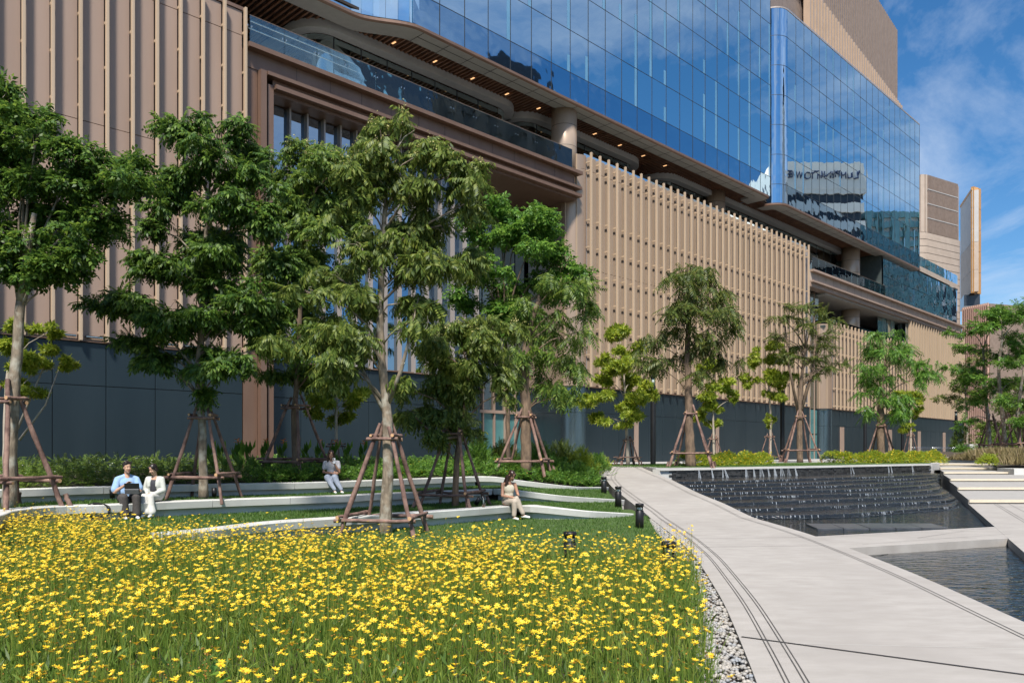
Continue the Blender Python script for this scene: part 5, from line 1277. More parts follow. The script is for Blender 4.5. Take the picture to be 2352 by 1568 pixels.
# ---- short grass on the lawns
def blades(name, pts, label, h0=.035, h1=.07):
    P_ = np.array(pts); n = len(P_); a = r.uniform(0,6.283,n); wd = .007; hh = r.uniform(h0,h1,n); ln = r.normal(0,.022,(n,2))
    V = np.zeros((n,3,3)); V[:,0] = P_+np.stack([np.cos(a)*wd,np.sin(a)*wd,np.zeros(n)],1); V[:,1] = P_-np.stack([np.cos(a)*wd,np.sin(a)*wd,np.zeros(n)],1); V[:,2] = P_+np.stack([ln[:,0],ln[:,1],hh],1)
    link(name, np_mesh(name, V.reshape(-1,3), np.arange(3*n).reshape(n,3), 'grass_blade'), None, label=label, cat='grass', kind='stuff')
gpts = []
for T_, n in ((T1,26000),(T2,22000)):
    for _ in range(n):
        i = rnd.random()*(len(T_)-1.001); k = rnd.random()*5.999; p = T_[int(i)][int(k)].lerp(T_[int(i)][int(k)+1], k-int(k)).lerp(T_[int(i)+1][int(k)].lerp(T_[int(i)+1][int(k)+1], k-int(k)), i-int(i)); gpts.append((p.x,p.y,p.z))
blades('terrace_grass', gpts, 'short green grass on the sloping lawn strips between the benches')
gpts = []
while len(gpts) < 46000:
    y = rnd.uniform(9.5,21.6); x = rnd.uniform(-9,xl(y)-gw(y)+.02); gpts.append((x,y,0))
blades('lawn_grass', gpts, 'short green grass between the flower bed and the front bench')
gpts = []
while len(gpts) < 16000:
    y = rnd.uniform(36.5,46); x = rnd.uniform(4.9,24)
    if y > float(np.interp(x,[6.5,13.4,20,25],[36.4,40.6,45.4,48.6])) and y < 47: gpts.append((x,y,1.012))
blades('upper_lawn_grass', gpts, 'short green grass on the terrace lawn above the cascade', .03, .06)
# ------------------------------------------------------------------ the yellow flower bed in the foreground
r = np.random.default_rng(77)
BEDB = [(-15,17.2),(-11,16.6),(-9.6,16.0),(-8.6,15.6),(-7.2,14.9),(-5.5,13.6),(-3.6,12.7),(-1.6,12.0),(.2,11.6),(1.6,11.4),(2.7,11.6)]   # back edge
def bed_back(x): return float(np.interp(x, [p[0] for p in BEDB], [p[1] for p in BEDB]))
def in_bed(x, y): return y < bed_back(x) and x < xl(y)-gw(y)+.10 and y > 3.1
def shape_flower(open_=.35, petals=8, seed=0, k=1.0):
    rr = np.random.default_rng(seed); L_ = []
    for i in range(petals):
        a = 6.283*i/petals+rr.uniform(-.15,.15); up = open_+rr.uniform(-.15,.25)
        d_ = np.array([math.cos(a)*math.cos(up), math.sin(a)*math.cos(up), math.sin(up)])
        L_.append(quad_leaf(d_*.12, d_, (-math.cos(a)*.4,-math.sin(a)*.4,1), rr.uniform(.85,1.08), .46, .10))
    return L_
def core_quads():
    L_ = []
    for i in range(6):
        a = 6.283*i/6; b = a+1.05
        L_.append([np.array([0,0,.26]), np.array([.24*math.cos(a),.24*math.sin(a),.10]), np.array([.17*math.cos((a+b)/2),.17*math.sin((a+b)/2),-.12]), np.array([.24*math.cos(b),.24*math.sin(b),.10])])
    return L_
FT = [tmpl(shape_flower(o, p, i)) for i, (o, p) in enumerate(((.30,8),(.45,8),(.2,9),(.62,7),(.38,8)))]
CT = tmpl(core_quads()); CTF = tmpl(core_quads()[::2])
# positions, clustered
fl = []
cc = [(r.uniform(-12,3), r.uniform(3.2,16.5), r.uniform(.25,.9)) for _ in range(700)]
while len(fl) < 15500:
    if r.random() < .62:
        c = cc[int(r.integers(len(cc)))]; x, y = r.normal(c[0],c[2]*.5), r.normal(c[1],c[2]*.5)
    else: x, y = r.uniform(-12.5,2.8), r.uniform(3.2,16.6)
    if not in_bed(x,y) or abs(x) > .66*y+1.0: continue
    if math.sin(x*1.3+.7*y)+math.sin(y*1.9-x*.6+2) > 1.15 and r.random() < .7: continue
    # thin patch near the camera, lower left centre
    if y < 5.4 and r.random() < .55: continue
    fl.append((x, y))
fl = np.array(fl); n = len(fl)
hgt = r.normal(.47,.085,n)+.12*(r.random(n) < .10); hgt = np.clip(hgt, .25, .82)
stemtop = np.stack([fl[:,0]+r.normal(0,.04,n), fl[:,1]+r.normal(0,.04,n), hgt], 1)
kind = r.random(n)     # <.74 open bloom, else bud / spent head
size = r.uniform(.016,.031,n)
face = np.stack([r.normal(-.05,.30,n), r.normal(-.22,.30,n), np.ones(n)], 1); face /= np.linalg.norm(face,axis=1,keepdims=True)
def place_face(T, pos, zdir, sc_):
    m_n = len(pos); a = r.uniform(0,6.283,m_n); x = np.stack([np.cos(a),np.sin(a),np.zeros(m_n)],1); y = np.cross(zdir,x); y /= np.linalg.norm(y,axis=1,keepdims=True); x = np.cross(y,zdir)
    R = np.stack([x,y,zdir],axis=2); V = np.einsum('nij,vj->nvi',R,T[0])*sc_[:,None,None]+pos[:,None,:]; nv = len(T[0])
    return V.reshape(-1,3), (T[1][None]+(np.arange(m_n)*nv)[:,None,None]).reshape(-1,4)
order = np.argsort(fl[:,1]); blooms = [i for i in order if kind[i] < .66 and abs(fl[i,0]) < .62*fl[i,1]]
near = set(int(i) for i in blooms if fl[i,1] > 4.15); near = [int(i) for i in blooms if fl[i,1] > 4.15][:300]; nset = set(near)
# 300 nearest blooms as single flowers
bl_me = [np_mesh('bloom', T[0], T[1], 'petal') for T in FT]; co_me = np_mesh('flower_center', CT[0], CT[1], 'petal_core')
st_me = []
for k in range(4):
    bx, by = rnd.uniform(-.05,.05), rnd.uniform(-.05,.05)
    st_me.append(MB().tube([(0,0,0),(bx,by,.5),(0,0,1.0)], [.0022,.0019,.0014], 4).mesh('stem', 'stem_green'))
for i in near:
    root = link('coreopsis_flower', None, None, (float(fl[i,0]),float(fl[i,1]),0), (0,0,rnd.uniform(0,6.28)), None, 'single yellow daisy-like bloom on a thin stem at the front of the flower bed', 'flower', 'nearest yellow blooms of the flower bed')
    q = Vector([float(c) for c in face[i]]).to_track_quat('Z','Y').to_euler(); s = float(size[i])
    link('stem', rnd.choice(st_me), root, None, None, (1,1,float(hgt[i])))
    b_ = link('bloom', bl_me[int(r.integers(5))], root, (0,0,float(hgt[i])), q, (s,s,s)); link('flower_center', co_me, b_)
rest = np.array([i for i in range(n) if i not in nset]); parts = []
for k in range(5):
    m_ = rest[(kind[rest] < .66) & (rest % 5 == k)]
    V, Fq = place_face(FT[k], stemtop[m_], face[m_], size[m_]); parts.append((V,Fq,0))
m_ = rest[(kind[rest] < .66)]; V, Fq = place_face(CTF, stemtop[m_], face[m_], size[m_]); parts.append((V,Fq,1))
m_ = rest[kind[rest] >= .66]; sb = r.uniform(.02,.034,len(m_)); V, Fq = place_face(CTF, stemtop[m_], face[m_], sb); parts.append((V,Fq,2))
V, Fq, mi = merge(parts)
link('flower_bed_blooms', np_mesh('flower_bed_blooms', V, Fq, ['petal','petal_core','bud'], mi), None, label='mass of yellow daisy-like blooms filling the flower bed', cat='flowers', kind='stuff')
# stems, buds and leaves
def ribbons(P0_, P1_, wd, bend):
    m_n = len(P0_); mid = (P0_+P1_)/2+bend; a = r.uniform(0,3.14,m_n); s = np.stack([np.cos(a),np.sin(a),np.zeros(m_n)],1)*wd[:,None]
    V = np.stack([P0_-s, P0_+s, mid+s*.8, mid-s*.8, P1_+s*.5, P1_-s*.5], 1); F_ = np.array([[0,1,2,3],[3,2,4,5]])
    return V.reshape(-1,3), (F_[None]+(np.arange(m_n)*6)[:,None,None]).reshape(-1,4)
rs = rest; P0_ = np.stack([fl[rs,0],fl[rs,1],np.zeros(len(rs))],1); parts = []
V, Fq = ribbons(P0_, stemtop[rs], np.full(len(rs),.0024), r.normal(0,.02,(len(rs),3))); parts.append((V,Fq,0))
ex = []
while len(ex) < 27000:
    x, y = r.uniform(-12.5,2.9), 3.1+13.8*r.random()**1.25
    if in_bed(x,y) and abs(x) < .66*y+1.0: ex.append((x,y))
ex = np.array(ex); m_n = len(ex); hh = r.uniform(.14,.44,m_n)
P0_ = np.stack([ex[:,0],ex[:,1],np.zeros(m_n)],1); P1_ = P0_+np.stack([r.normal(0,.07,m_n),r.normal(0,.07,m_n),hh],1)
V, Fq = ribbons(P0_, P1_, r.uniform(.002,.006,m_n), r.normal(0,.025,(m_n,3))); parts.append((V,Fq,0))
T = tmpl([quad_leaf((0,0,0),(1,0,.4),(0,0,1),1.0,.16,.2)])
q = np.repeat(ex[:15000],2,0); z = r.uniform(.02,.30,len(q)); q = np.stack([q[:,0]+r.normal(0,.03,len(q)),q[:,1]+r.normal(0,.03,len(q)),z],1)
V, Fq = place(T, q, r.normal(0,1,q.shape)*np.array([1,1,.3])+np.array([0,0,.8]), r.uniform(.07,.15,len(q)), .4); parts.append((V,Fq,1))
# thin bud stalks above the canopy
bi = rest[r.random(len(rest)) < .22]; bt = stemtop[bi]+np.stack([r.normal(0,.06,len(bi)),r.normal(0,.06,len(bi)),r.uniform(-.06,.10,len(bi))],1)
V, Fq = ribbons(stemtop[bi]*np.array([1,1,.5]), bt, np.full(len(bi),.0017), r.normal(0,.01,(len(bi),3))); parts.append((V,Fq,0))
V, Fq = place_face(CT, bt, np.tile(np.array([0,0,1.0]),(len(bi),1)), r.uniform(.018,.028,len(bi))); parts.append((V,Fq,2))
V, Fq, mi = merge(parts)
link('flower_bed_foliage', np_mesh('flower_bed_foliage', V, Fq, ['stem_green','leaf_mid','bud'], mi), None, label='dense green stems and leaves of the flower bed', cat='foliage', kind='stuff')
bs = MB().prism([(-15,2.6)]+[(xl(y)-gw(y)-.04,y) for y in np.linspace(2.6,11.4,12)]+[p for p in BEDB[::-1]], -.1, .006); bs.build('flower_bed_soil', 'soil', kind='structure')
# leafy plants with yellow spikes at the very front
for i, (x, Yc, h) in enumerate(((95,4.35,.42),(300,4.25,.30),(470,4.45,.50),(560,4.3,.40),(700,4.2,.32))):
    b = at(x, Yc, 0); root = thing('spike_plant', ['leafy plant with a yellow flower spike in the lower left corner','small leafy plant left of the bottom centre','tall leafy plant with bud spikes at the bottom edge','leafy plant with broad leaves at the bottom edge','low leafy plant among the nearest stems'][i], 'plant', tuple(b), 0, 'broad-leaved plants at the front edge')
    L_ = []
    for k in range(34):
        a = r.uniform(0,6.283); z = r.uniform(.1,1)*h; L_.append(quad_leaf((r.normal(0,.05),r.normal(0,.05),z), (math.cos(a),math.sin(a),r.uniform(.3,1.1)), (0,0,1), r.uniform(.09,.15), .045, .2))
    T = tmpl(L_); link('leaves', np_mesh('leaves', T[0], T[1], 'leaf_fresh'), root)
    MB().tube([(0,0,-.02),(.01,0,h*.6),(0,.01,h+.16)], [.006,.005,.002], 5).build('stem', 'stem_green', root)
    Q = np.array([(r.normal(0,.012),r.normal(0,.012),h+r.uniform(-.02,.16)) for _ in range(26 if i in (0,2,3) else 10)])
    V, Fq = place_face(CT, Q, np.tile(np.array([0,0,1.0]),(len(Q),1)), r.uniform(.014,.03,len(Q))); link('flower_spike', np_mesh('flower_spike', V, Fq, 'petal' if i == 0 else 'bud'), root)
# ------------------------------------------------------------------ street furniture and small things
def bollard(label, p, h=.56):
    root = thing('bollard_light', label, 'bollard light', tuple(p), 0, 'black bollard lights along the path')
    MB().lathe([(.096,-.1),(.096,h-.165),(.090,h-.16)], 20).build('post', 'black_metal', root, True)
    MB().lathe([(.080,h-.16),(.080,h-.07)], 20).build('lens', 'glass_rail', root, True)
    MB().lathe([(.045,h-.16),(.03,h-.07)], 12).build('reflector', 'lens', root, True)
    MB().lathe([(.097,h-.07),(.099,h-.02),(.092,h),(.0,h)], 20).build('cap', 'black_metal', root, True)
bollard('black bollard light standing among the yellow flowers beside the pebbles', at(1536,10.5,0))
bollard('black bollard light half hidden in the middle of the yellow flowers', at(1309,11.8,0))
bollard('black bollard light on the front lawn where the front bench ends', gp(1469,1212,0))
bollard('black bollard light on the lawn wedge between front and middle benches', at(1420,23.4,.16))
bollard('black bollard light on the lawn wedge between middle and rear benches', at(1387,27.2,.32))
bollard('black bollard light hidden in the shrubs at the end of the bed', at(1357,31.0,.62))
def lamp(label, p, h=5.1, r_=.155):
    root = thing('lamp_post', label, 'lamp post', tuple(p), 0, 'tall black column lamps')
    MB().lathe([(r_*1.05,-.2),(r_,.05),(r_,h-.62),(r_*.96,h-.6)], 18).build('post', 'black_metal', root, True)
    MB().lathe([(r_*.85,h-.6),(r_*.85,h-.14)], 18).build('lens', 'glass_rail', root, True)
    MB().lathe([(r_*.5,h-.6),(r_*.4,h-.14)], 12).build('reflector', 'lens', root, True)
    MB().lathe([(r_,h-.14),(r_,h)], 18).build('cap', 'black_metal', root, True)
for lab, p in (('tall black column lamp nearest the path, left of the tall terrace tree', at(1500,45.7,1.0)), ('tall black column lamp between the slim tree and the open dark tree', at(1797,57.2,1.0)),
               ('tall black column lamp partly hidden by the round bright green tree', at(1987,78,1.0)), ('tall black column lamp just right of the round bright green tree', at(2073,84.6,1.0)), ('tall black column lamp farthest right, before the dark end wall', at(2196,86.5,1.0))): lamp(lab, p)
def spot(label, p, rz, tilt=.5):
    root = thing('spotlight', label, 'spotlight', tuple(p), rz, 'small black garden spotlights')
    mb = MB(); mb.lathe([(.055,-.10),(.06,.10),(.05,.10),(.05,.07)], 14); R = Matrix.Rotation(tilt, 3, 'X'); mb.v = [tuple(R @ Vector(v_)+Vector((0,0,.16))) for v_ in mb.v]; mb.build('housing', 'black_metal', root, True)
    MB().tube([(0,0,-.05),(0,.01,.15)], [.012,.012], 6).build('spike', 'black_metal', root)
spot('small black spotlight on the grass left of the couple', at(258,18.3,.62), .3, .1)
spot('small black spotlight at the foot of the stakes right of the couple', at(492,18.9,.62), .2, .1)
spot('tilted black spotlight on the grass left of the iced drink', at(1097,20.6,.30), 1.2, .6)
spot('small black spotlight left of the tall terrace tree trunk', at(1540,38.6,1.0), 1.0, .7)
spot('small black spotlight right of the tall terrace tree trunk', at(1634,38.8,1.0), -1.0, .7)
def barrier(label, p, rz):
    root = thing('crowd_barrier', label, 'barrier', tuple(p), rz, 'grey crowd barriers by the far wall')
    MB().tube([(-1.1,0,.2),(-1.1,0,1.0),(-1.0,0,1.1),(1.0,0,1.1),(1.1,0,1.0),(1.1,0,.2),(-1.1,0,.2)], .022, 6).build('frame', 'steel', root, True)
    bar = MB().tube([(0,0,.2),(0,0,1.1)], .01, 5).mesh('bar', 'steel')
    for k in range(14): link('bar', bar, root, (-.97+.15*k,0,0))
    for s in (-.8,.8): MB().box(s-.03,s+.03,-.3,.3,0,.04).box(s-.02,s+.02,-.02,.02,.04,.2).build('foot', 'steel', root)
barrier('grey crowd barrier left of the pale door frame', at(2118,76,1.0), .08); barrier('middle grey crowd barrier before the dark end wall', at(2163,77,1.0), .02); barrier('rightmost grey crowd barrier beside the bush', at(2206,78,1.0), .0)
pb_ = thing('planter_box', 'pale concrete planter box at the foot of the right-hand trees', 'planter', tuple(at(2240,79,1.0)))
MB().box(-.9,.9,-.6,.6,-.1,1.45).build('box', 'concrete_bench', pb_); MB().box(-.8,.8,-.5,.5,1.45,1.47).build('soil', 'soil', pb_)
# black hose coil hanging on the middle bench
hc = thing('hose_coil', 'coil of black cable lying against the middle bench left of the man', 'cable', (0,0,0)); pc_ = at(225,16.55,.36); hc.location = pc_
for k in range(5):
    rr_ = .17+.012*k; MB().tube([(rr_*1.3*math.cos(a)+rnd.uniform(-.01,.01), -.02*k*.5, .16+rr_*.75*math.sin(a)+rnd.uniform(-.012,.012)) for a in np.linspace(0,6.283,25)], .009, 5).build('loop', 'black_metal', hc, True)
# iced drink on the front bench
cp = thing('iced_drink', 'clear plastic cup of orange iced tea on the front bench', 'drink', tuple(Vector((-.72,20.15,.34))))
MB().lathe([(.036,.0),(.043,.075)], 16).build('tea', 'tea', cp, True); MB().lathe([(.038,-.0),(.048,.14),(.05,.145)], 16).build('cup', 'glass_rail', cp, True)
MB().lathe([(.05,.145),(.045,.17),(.03,.19)], 14).build('lid', 'glass_rail', cp, True); MB().tube([(0,0,.03),(.0,0,.2),(-.03,0,.27)], .005, 6).build('straw', 'shoe_white', cp)
# ------------------------------------------------------------------ the four seated people
PENDING = []
def capsule(mb, p0, r0, p1, r1, n=12):
    p0, p1 = Vector(p0), Vector(p1); t = (p1-p0)
    t = t.normalized() if t.length > 1e-6 else Vector((0,0,1)); a = t.orthogonal().normalized(); b = t.cross(a); rows = []
    for i in range(5):
        th = math.pi/2*(1-i/4.0)*.98; rows.append((p0-t*r0*math.sin(th), r0*math.cos(th)))
    for i in range(5):
        th = math.pi/2*(i/4.0)*.98; rows.append((p1+t*r1*math.sin(th), r1*math.cos(th)))
    mb.loft([[c+(a*math.cos(6.2832*k/n)+b*math.sin(6.2832*k/n))*q for k in range(n)] for c, q in rows], 0, True, True)
def solid(name, prims, mat, parent, voxel=.010, it=4, fac=.5):
    mb = MB()
    for p in prims:
        if p[0] == 'c': capsule(mb, p[1], p[2], p[3], p[4])
        else: mb.ell(p[1], p[2], 14, 10, 0, p[3] if len(p) > 3 else None)
    o = mb.build(name, mat, parent, True)
    m = o.modifiers.new('r', 'REMESH'); m.mode = 'VOXEL'; m.voxel_size = voxel; m.use_smooth_shade = True
    if it:
        s = o.modifiers.new('s', 'SMOOTH'); s.factor = fac; s.iterations = it
    PENDING.append(o); return o
def chain(pts, rad): return [('c', pts[i], rad[i], pts[i+1], rad[i+1]) for i in range(len(pts)-1)]
def hand(wrist, d_, nrm, side, curl=.5, s=1.0, spread=.25):
    """palm, four bent fingers of unequal length and a thumb leaving the palm's side"""
    w_ = Vector(wrist); d_ = Vector(d_).normalized(); nrm = Vector(nrm); nrm = (nrm-d_*nrm.dot(d_)).normalized(); x = d_.cross(nrm)*side; P = []
    for k in (-1,-.33,.33,1): P.append(('c', w_+d_*.015*s+x*.012*k*s, .015*s, w_+d_*.085*s+x*.028*k*s, .0115*s))
    for k, ln in ((-1,.062),(-.33,.074),(.33,.078),(1,.068)):
        a = w_+d_*.09*s+x*.028*k*s; d1 = (d_+x*k*spread*.3-nrm*curl*.7).normalized(); b = a+d1*ln*.5*s; d2 = (d_*.6-nrm*curl*1.6+x*k*spread*.2).normalized(); c = b+d2*ln*.5*s
        P += [('c', a, .0098*s, b, .009*s), ('c', b, .009*s, c, .0075*s)]
    a = w_+d_*.03*s+x*.035*s; b = a+(d_*.6+x*.75-nrm*.25).normalized()*.042*s; c = b+(d_*.9+x*.15-nrm*.45).normalized()*.032*s
    P += [('c', a, .014*s, b, .011*s), ('c', b, .011*s, c, .009*s)]
    return P
def person(label, loc, yaw, s, J, skin, hair, hairstyle, clothes, headrot=(0,0,0), female=True):
    root = thing('person', label, 'person', tuple(loc), yaw, 'people seated on the benches'); root.scale = (s,s,s)
    hc = Vector(J['head']); R = (Matrix.Rotation(headrot[2],3,'Z') @ Matrix.Rotation(headrot[0],3,'X') @ Matrix.Rotation(headrot[1],3,'Y'))
    H = lambda x, y, z: hc+R @ Vector((x,y,z))
    k = .96 if female else 1.0
    B = [('e', H(0,.012,.028), (.076*k,.096*k,.092*k), R), ('e', H(0,-.018,-.04), (.060*k,.074*k,.085*k), R), ('e', H(0,-.058,-.098), (.026*k,.026*k,.024*k), R),
         ('c', H(0,-.090,.0), .0085, H(0,-.103,-.030), .0125), ('e', H(.073*k,.014,-.012), (.010,.02,.03), R), ('e', H(-.073*k,.014,-.012), (.010,.02,.03), R),
         ('e', H(.03,-.070,-.028), (.022,.02,.02), R), ('e', H(-.03,-.070,-.028), (.022,.02,.02), R)]
    nb = Vector(J['neck']); B += [('c', H(0,.02,-.06), .048*k, nb, .054*k)]
    B += chain([nb+Vector((0,.01,-.03)), Vector(J['chest']), Vector(J['waist']), Vector(J['pelvis'])], [.075,.11,.10,.12])
    for sd in ('L','R'):
        S, E, W_ = (Vector(J[q+sd]) for q in ('sh','el','wr'))
        B += chain([nb+Vector((0,.02,-.06)), S, E, W_], [.06,.047,.038,.026]) + [('c', E.lerp(W_,.25), .038, W_, .026)]
        B += hand(W_, J['hd'+sd], J['hn'+sd], 1 if sd == 'L' else -1, J.get('curl'+sd,.5))
        h_, kn, an, to = (Vector(J[q+sd]) for q in ('hip','kn','an','to'))
        B += chain([Vector(J['pelvis']), h_, kn, an], [.11,.088,.058,.036])+[('c', kn.lerp(an,.3), .056, an, .036), ('c', an+Vector((0,.02,-.03)), .034, to, .024)]
    solid('body', B, skin, root, .0095, 3)
    for sx in (-1,1):
        MB().ell(H(sx*.030*k,-.0855*k-.001,.004), (.0135,.006,.0055), 10, 6, 0, R).build('eye', 'eye', root, True)
        MB().ell(H(sx*.031*k,-.087*k,.026), (.019,.006,.0035), 10, 6, 0, R).build('eyebrow', hair, root, True)
    MB().ell(H(0,-.0875*k,-.063), (.020,.008,.0065), 10, 6, 0, R).build('mouth', 'lip', root, True)
    hp = [('e', H(0,.030,.052), (.086*k,.102*k,.086*k), R), ('e', H(0,.05,.0), (.078*k,.075*k,.09*k), R)]
    if hairstyle == 'short': hp += [('c', H(-.05,-.055,.095), .026, H(.05,-.05,.10), .026), ('c', H(.07,.0,.03), .022, H(.072,.03,-.01), .014), ('c', H(-.07,.0,.03), .022, H(-.072,.03,-.01), .014)]
    elif hairstyle == 'tied': hp += [('c', H(.055,-.05,.065), .026, H(.074,.01,-.02), .02), ('c', H(-.055,-.05,.065), .026, H(-.074,.01,-.02), .02), ('e', H(0,.11,-.05), (.04,.035,.045), R)]
    else:
        for sx in (-1,1): hp += [('c', H(sx*.048,-.058,.07), .026, H(sx*.076,-.02,-.02), .024), ('c', H(sx*.076,-.02,-.02), .026, H(sx*.08,-.01,-.13), .028)]
        if hairstyle == 'bob': hp += [('c', H(.08,0,-.12), .032, H(.085,.0,-.20), .024), ('c', H(-.08,0,-.12), .032, H(-.085,.0,-.2), .024), ('c', H(0,.08,-.05), .07, H(0,.085,-.19), .05)]
        else: hp += [('c', H(-.085,-.01,-.12), .034, H(-.10,-.05,-.24), .036), ('c', H(-.10,-.05,-.24), .034, H(-.07,-.07,-.34), .026), ('c', H(-.07,-.07,-.34), .024, H(-.085,-.07,-.41), .014), ('c', H(-.05,-.06,-.22), .022, H(-.03,-.085,-.36), .014), ('c', H(.06,.05,-.1), .04, H(.03,.09,-.28), .03), ('c', H(-.03,.08,-.1), .06, H(-.05,.08,-.3), .035)]
    solid('hair', hp, hair, root, .009, 2)
    for nm, pr, mt, vx in clothes: solid(nm, pr, mt, root, vx, 4)
    return root
V3_ = Vector
# man in the blue linen shirt
JM = dict(head=(0,-.085,.765), neck=(0,-.035,.60), chest=(0,-.02,.44), waist=(0,0,.27), pelvis=(0,.0,.115), shL=(.185,-.03,.50), shR=(-.185,-.03,.50), elL=(.25,-.13,.26), elR=(-.26,-.14,.24),
  wrL=(.15,-.33,.235), wrR=(-.07,-.36,.40), hdL=(-.3,-.9,.0), hdR=(.5,-.45,.45), hnL=(0,0,1), hnR=(.2,.6,.8), hipL=(.10,-.02,.095), hipR=(-.10,-.02,.095), knL=(.13,-.43,.135), knR=(-.12,-.44,.13), anL=(.13,-.45,-.25), anR=(-.10,-.46,-.25), toL=(.14,-.62,-.305), toR=(-.10,-.63,-.305), curlL=.4, curlR=.45)
def legs(J, r0, r1, r2, r3): 
    P = [('e', (0,.02,.125), (.165,.12,.10))]
    for sd in ('L','R'):
        h_, kn, an = (V3_(J[q+sd]) for q in ('hip','kn','an')); P += chain([h_+V3_((0,.03,.01)), kn, kn.lerp(an,.55), an+V3_((0,0,.035))], [r0,r1,r2,r3])
    return P
def shoes(J, mt):
    out_ = []
    for sd in ('L','R'):
        an, to = V3_(J['an'+sd]), V3_(J['to'+sd]); out_.append(('shoe', [('c', an+V3_((0,.03,-.052)), .035, an.lerp(to,.5)+V3_((0,0,-.02)), .036), ('c', an.lerp(to,.5)+V3_((0,0,-.02)), .036, to, .03)], mt, .009))
    return out_
def sleeve(J, sd, r0, r1, r2, f, full=False):
    S, E, W_ = (V3_(J[q+sd]) for q in ('sh','el','wr'))
    if full: return chain([S, E, E.lerp(W_,.93)], [r0,r1,r2])
    return [('c', S, r0, S.lerp(E,f), r1)]
shirt = [('c',(0,-.015,.50),.10,(0,-.01,.40),.155),('e',(0,-.01,.40),(.20,.145,.17)),('e',(0,.0,.24),(.19,.15,.16)),('e',(0,.02,.10),(.205,.165,.10)),('c',(0,-.02,.575),.062,(-.17,-.025,.505),.07),('c',(0,-.02,.575),.062,(.17,-.025,.505),.07),('e',(-.05,-.09,.10),(.13,.09,.08))]+sleeve(JM,'L',.070,.078,0,.78)+sleeve(JM,'R',.070,.082,0,.80)+[('c',(-.045,-.03,.60),.03,(.045,-.03,.60),.03)]
pm_ = at(291, 17.25, .64); pm_.z = .642
man = person('man in a loose light blue shirt and dark trousers, talking with one hand raised', pm_, math.radians(34), 1.0, JM, 'skin', 'hair_black', 'short',
  [('shirt', shirt, 'linen_blue', .014), ('trousers', legs(JM,.105,.092,.085,.085), 'trouser_dark', .014)]+shoes(JM,'shoe_white'), (math.radians(4),0,math.radians(14)), False)
tb = thing('tablet_computer', 'open tablet with a keyboard cover resting on the man\'s lap', 'tablet', (0,0,0)); 
tb.location = pm_+Matrix.Rotation(math.radians(30),3,'Z') @ V3_((.09,-.40,.225)); tb.rotation_euler = (0,0,math.radians(8))
MB().box(-.15,.15,-.02,.19,-.008,.006).build('keyboard', 'tablet_grey', tb)
mb = MB(); mb.box(-.15,.15,-.006,.006,0,.215); Rx = Matrix.Rotation(math.radians(18),3,'X'); mb.v = [tuple(Rx @ V3_(v_)+V3_((0,-.02,0))) for v_ in mb.v]; mb.build('screen_back', 'tablet_black', tb)
mb = MB(); mb.box(-.14,.14,-.05,-.012,-.002,.10); Rx2 = Matrix.Rotation(math.radians(24),3,'X'); mb.v = [tuple(Rx2 @ V3_(v_)+V3_((0,-.012,0))) for v_ in mb.v]; mb.build('cover_flap', 'tablet_grey', tb)
# woman in the pale blazer
JW = dict(head=(-.01,-.10,.745), neck=(0,-.03,.585), chest=(0,-.01,.43), waist=(0,0,.26), pelvis=(0,0,.11), shL=(.165,-.02,.52), shR=(-.165,-.02,.52), elL=(.23,-.06,.26), elR=(-.225,-.06,.25),
  wrL=(.075,-.27,.175), wrR=(-.06,-.26,.185), hdL=(-.75,-.5,-.15), hdR=(.75,-.5,-.2), hnL=(.2,-.5,.9), hnR=(-.2,-.5,.9), hipL=(.085,-.02,.09), hipR=(-.085,-.02,.09), knL=(.095,-.42,.12), knR=(-.075,-.42,.12), anL=(.16,-.48,-.25), anR=(.0,-.50,-.25), toL=(.18,-.64,-.305), toR=(.01,-.66,-.305), curlL=.55, curlR=.45)
blz = [('e',(-.105,-.02,.40),(.085,.13,.17)),('e',(.105,-.02,.40),(.085,.13,.17)),('e',(0,.045,.38),(.165,.085,.19)),('c',(-.10,.0,.53),.06,(-.165,-.01,.52),.06),('c',(.10,.0,.53),.06,(.165,-.01,.52),.06),('e',(-.13,.0,.20),(.08,.15,.16)),('e',(.13,.0,.20),(.08,.15,.16)),('e',(0,.08,.16),(.17,.08,.15)),('c',(-.07,-.04,.57),.022,(-.085,-.135,.36),.022),('c',(.07,-.04,.57),.022,(.085,-.135,.36),.022)]+sleeve(JW,'L',.064,.056,.048,0,True)+sleeve(JW,'R',.064,.056,.048,0,True)
pw_ = at(357, 17.68, .64); pw_.z = .642
person('woman in a pale blazer and white trousers looking down, hands folded in her lap', pw_, math.radians(-3), .95, JW, 'skin', 'hair_black', 'tied',
  [('blazer', blz, 'blazer', .013), ('top', [('e',(0,-.03,.40),(.125,.115,.14)),('c',(0,-.03,.36),.115,(0,-.02,.28),.115)], 'top_dark', .010), ('trousers', legs(JW,.098,.085,.082,.098)+[('c',(0,0,.16),.13,(0,0,.25),.118)], 'trouser_white', .014)]+shoes(JW,'shoe_white'), (math.radians(20),math.radians(-4),math.radians(-18)))
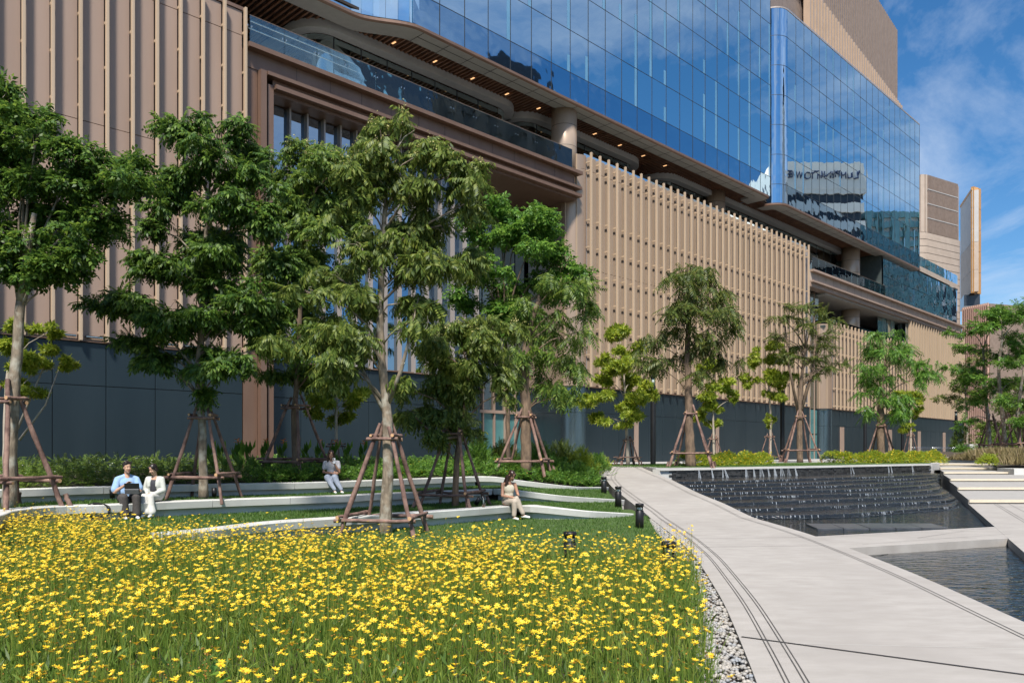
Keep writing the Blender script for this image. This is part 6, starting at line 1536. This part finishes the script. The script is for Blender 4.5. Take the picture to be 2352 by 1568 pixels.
# woman photographing with her phone
JC = dict(head=(-.01,-.075,.755), neck=(0,-.02,.59), chest=(0,.0,.43), waist=(0,.01,.26), pelvis=(0,.01,.11), shL=(.175,-.01,.525), shR=(-.175,-.01,.525), elL=(.215,-.12,.26), elR=(-.225,-.04,.26),
  wrL=(.105,-.24,.48), wrR=(.05,-.21,.225), hdL=(-.25,-.15,.9), hdR=(.95,-.1,.05), hnL=(0,.9,.2), hnR=(0,-1,.1), hipL=(.09,-.02,.09), hipR=(-.09,-.02,.09), knL=(.11,-.41,.12), knR=(-.09,-.42,.12), anL=(.30,-.48,-.25), anR=(.12,-.52,-.25), toL=(.36,-.63,-.305), toR=(.17,-.67,-.305), curlL=.75, curlR=.5)
polo = [('e',(0,-.01,.42),(.175,.125,.16)),('e',(0,.0,.28),(.155,.125,.12)),('c',(-.12,-.01,.535),.06,(.12,-.01,.535),.06),('c',(-.04,-.02,.59),.028,(.04,-.02,.59),.028)]+sleeve(JC,'L',.066,.068,0,.55)+sleeve(JC,'R',.066,.068,0,.55)
pc2 = at(762, 21.65, .94); pc2.z = .942
person('woman in grey polo and blue trousers holding up a phone, on the rear bench', pc2, math.radians(8), .95, JC, 'skin_tan', 'hair_brown', 'bob',
  [('polo', polo, 'polo_grey', .013), ('trousers', legs(JC,.108,.088,.072,.055)+[('c',(0,.01,.15),.155,(0,.01,.20),.145)], 'denim', .014)]+shoes(JC,'shoe_white'), (math.radians(6),math.radians(3),math.radians(4)))
ph = thing('mobile_phone', 'patterned white phone held up by the woman on the rear bench', 'phone', tuple(pc2+(Matrix.Rotation(math.radians(8),3,'Z') @ V3_((.085,-.285,.585)))*.95), math.radians(10))
MB().box(-.036,.036,-.005,.005,-.075,.075).build('case', 'phone_white', ph); MB().box(-.03,-.005,-.008,-.005,.035,.068).build('camera_bump', 'tablet_black', ph)
# woman in cream at the right
JR = dict(head=(.045,-.115,.765), neck=(.0,-.03,.605), chest=(0,-.01,.44), waist=(0,0,.27), pelvis=(0,0,.11), shL=(.165,-.02,.54), shR=(-.165,-.02,.54), elL=(.215,-.10,.29), elR=(-.205,-.11,.26),
  wrL=(.16,-.31,.225), wrR=(.04,-.33,.215), hdL=(-.35,-.8,-.1), hdR=(.75,-.6,-.05), hnL=(0,0,1), hnR=(0,0,1), hipL=(.085,-.02,.10), hipR=(-.085,-.02,.09), knL=(.075,-.41,.185), knR=(.01,-.43,.11), anL=(.20,-.50,-.20), anR=(-.01,-.44,-.25), toL=(.33,-.60,-.265), toR=(.03,-.60,-.305), curlL=.7, curlR=.7)
top = [('e',(0,-.02,.42),(.155,.12,.15)),('e',(0,0,.28),(.135,.115,.12)),('c',(-.11,-.01,.545),.045,(.11,-.01,.545),.045),('e',(0,.02,.14),(.165,.14,.11)),('c',(-.06,-.05,.2),.09,(-.07,-.12,.09),.06)]
pr_ = at(1168, 20.75, .34); pr_.z = .342
person('woman in a cream sleeveless top and beige trousers, legs crossed, reading her phone', pr_, math.radians(20), 1.02, JR, 'skin_tan', 'hair_brown', 'long',
  [('top', top, 'cream', .013), ('trousers', legs(JR,.098,.080,.066,.060), 'beige', .013)]+shoes(JR,'shoe_white'), (math.radians(30),math.radians(6),math.radians(16)))
ph2 = thing('mobile_phone', 'dark phone in the hands of the woman in cream', 'phone', tuple(pr_+(Matrix.Rotation(math.radians(20),3,'Z') @ V3_((.115,-.42,.25)))*1.02), math.radians(40))
mb = MB(); mb.box(-.036,.036,-.075,.075,-.004,.004); Rp = Matrix.Rotation(math.radians(25),3,'X'); mb.v = [tuple(Rp @ V3_(v_)) for v_ in mb.v]; mb.build('body', 'tablet_black', ph2)
# bake the remeshed figures
bpy.context.view_layer.update()
dg = bpy.context.evaluated_depsgraph_get()
lm = bpy.data.meshes.new_from_object(LETTER.evaluated_get(dg)); lo = link('lettering', lm, LETTER.parent, LETTER.location, LETTER.rotation_euler)
bpy.data.objects.remove(LETTER)
for o in PENDING:
    me = bpy.data.meshes.new_from_object(o.evaluated_get(dg)); old = o.data; o.modifiers.clear(); o.data = me
    if not me.materials: me.materials.append(old.materials[0])
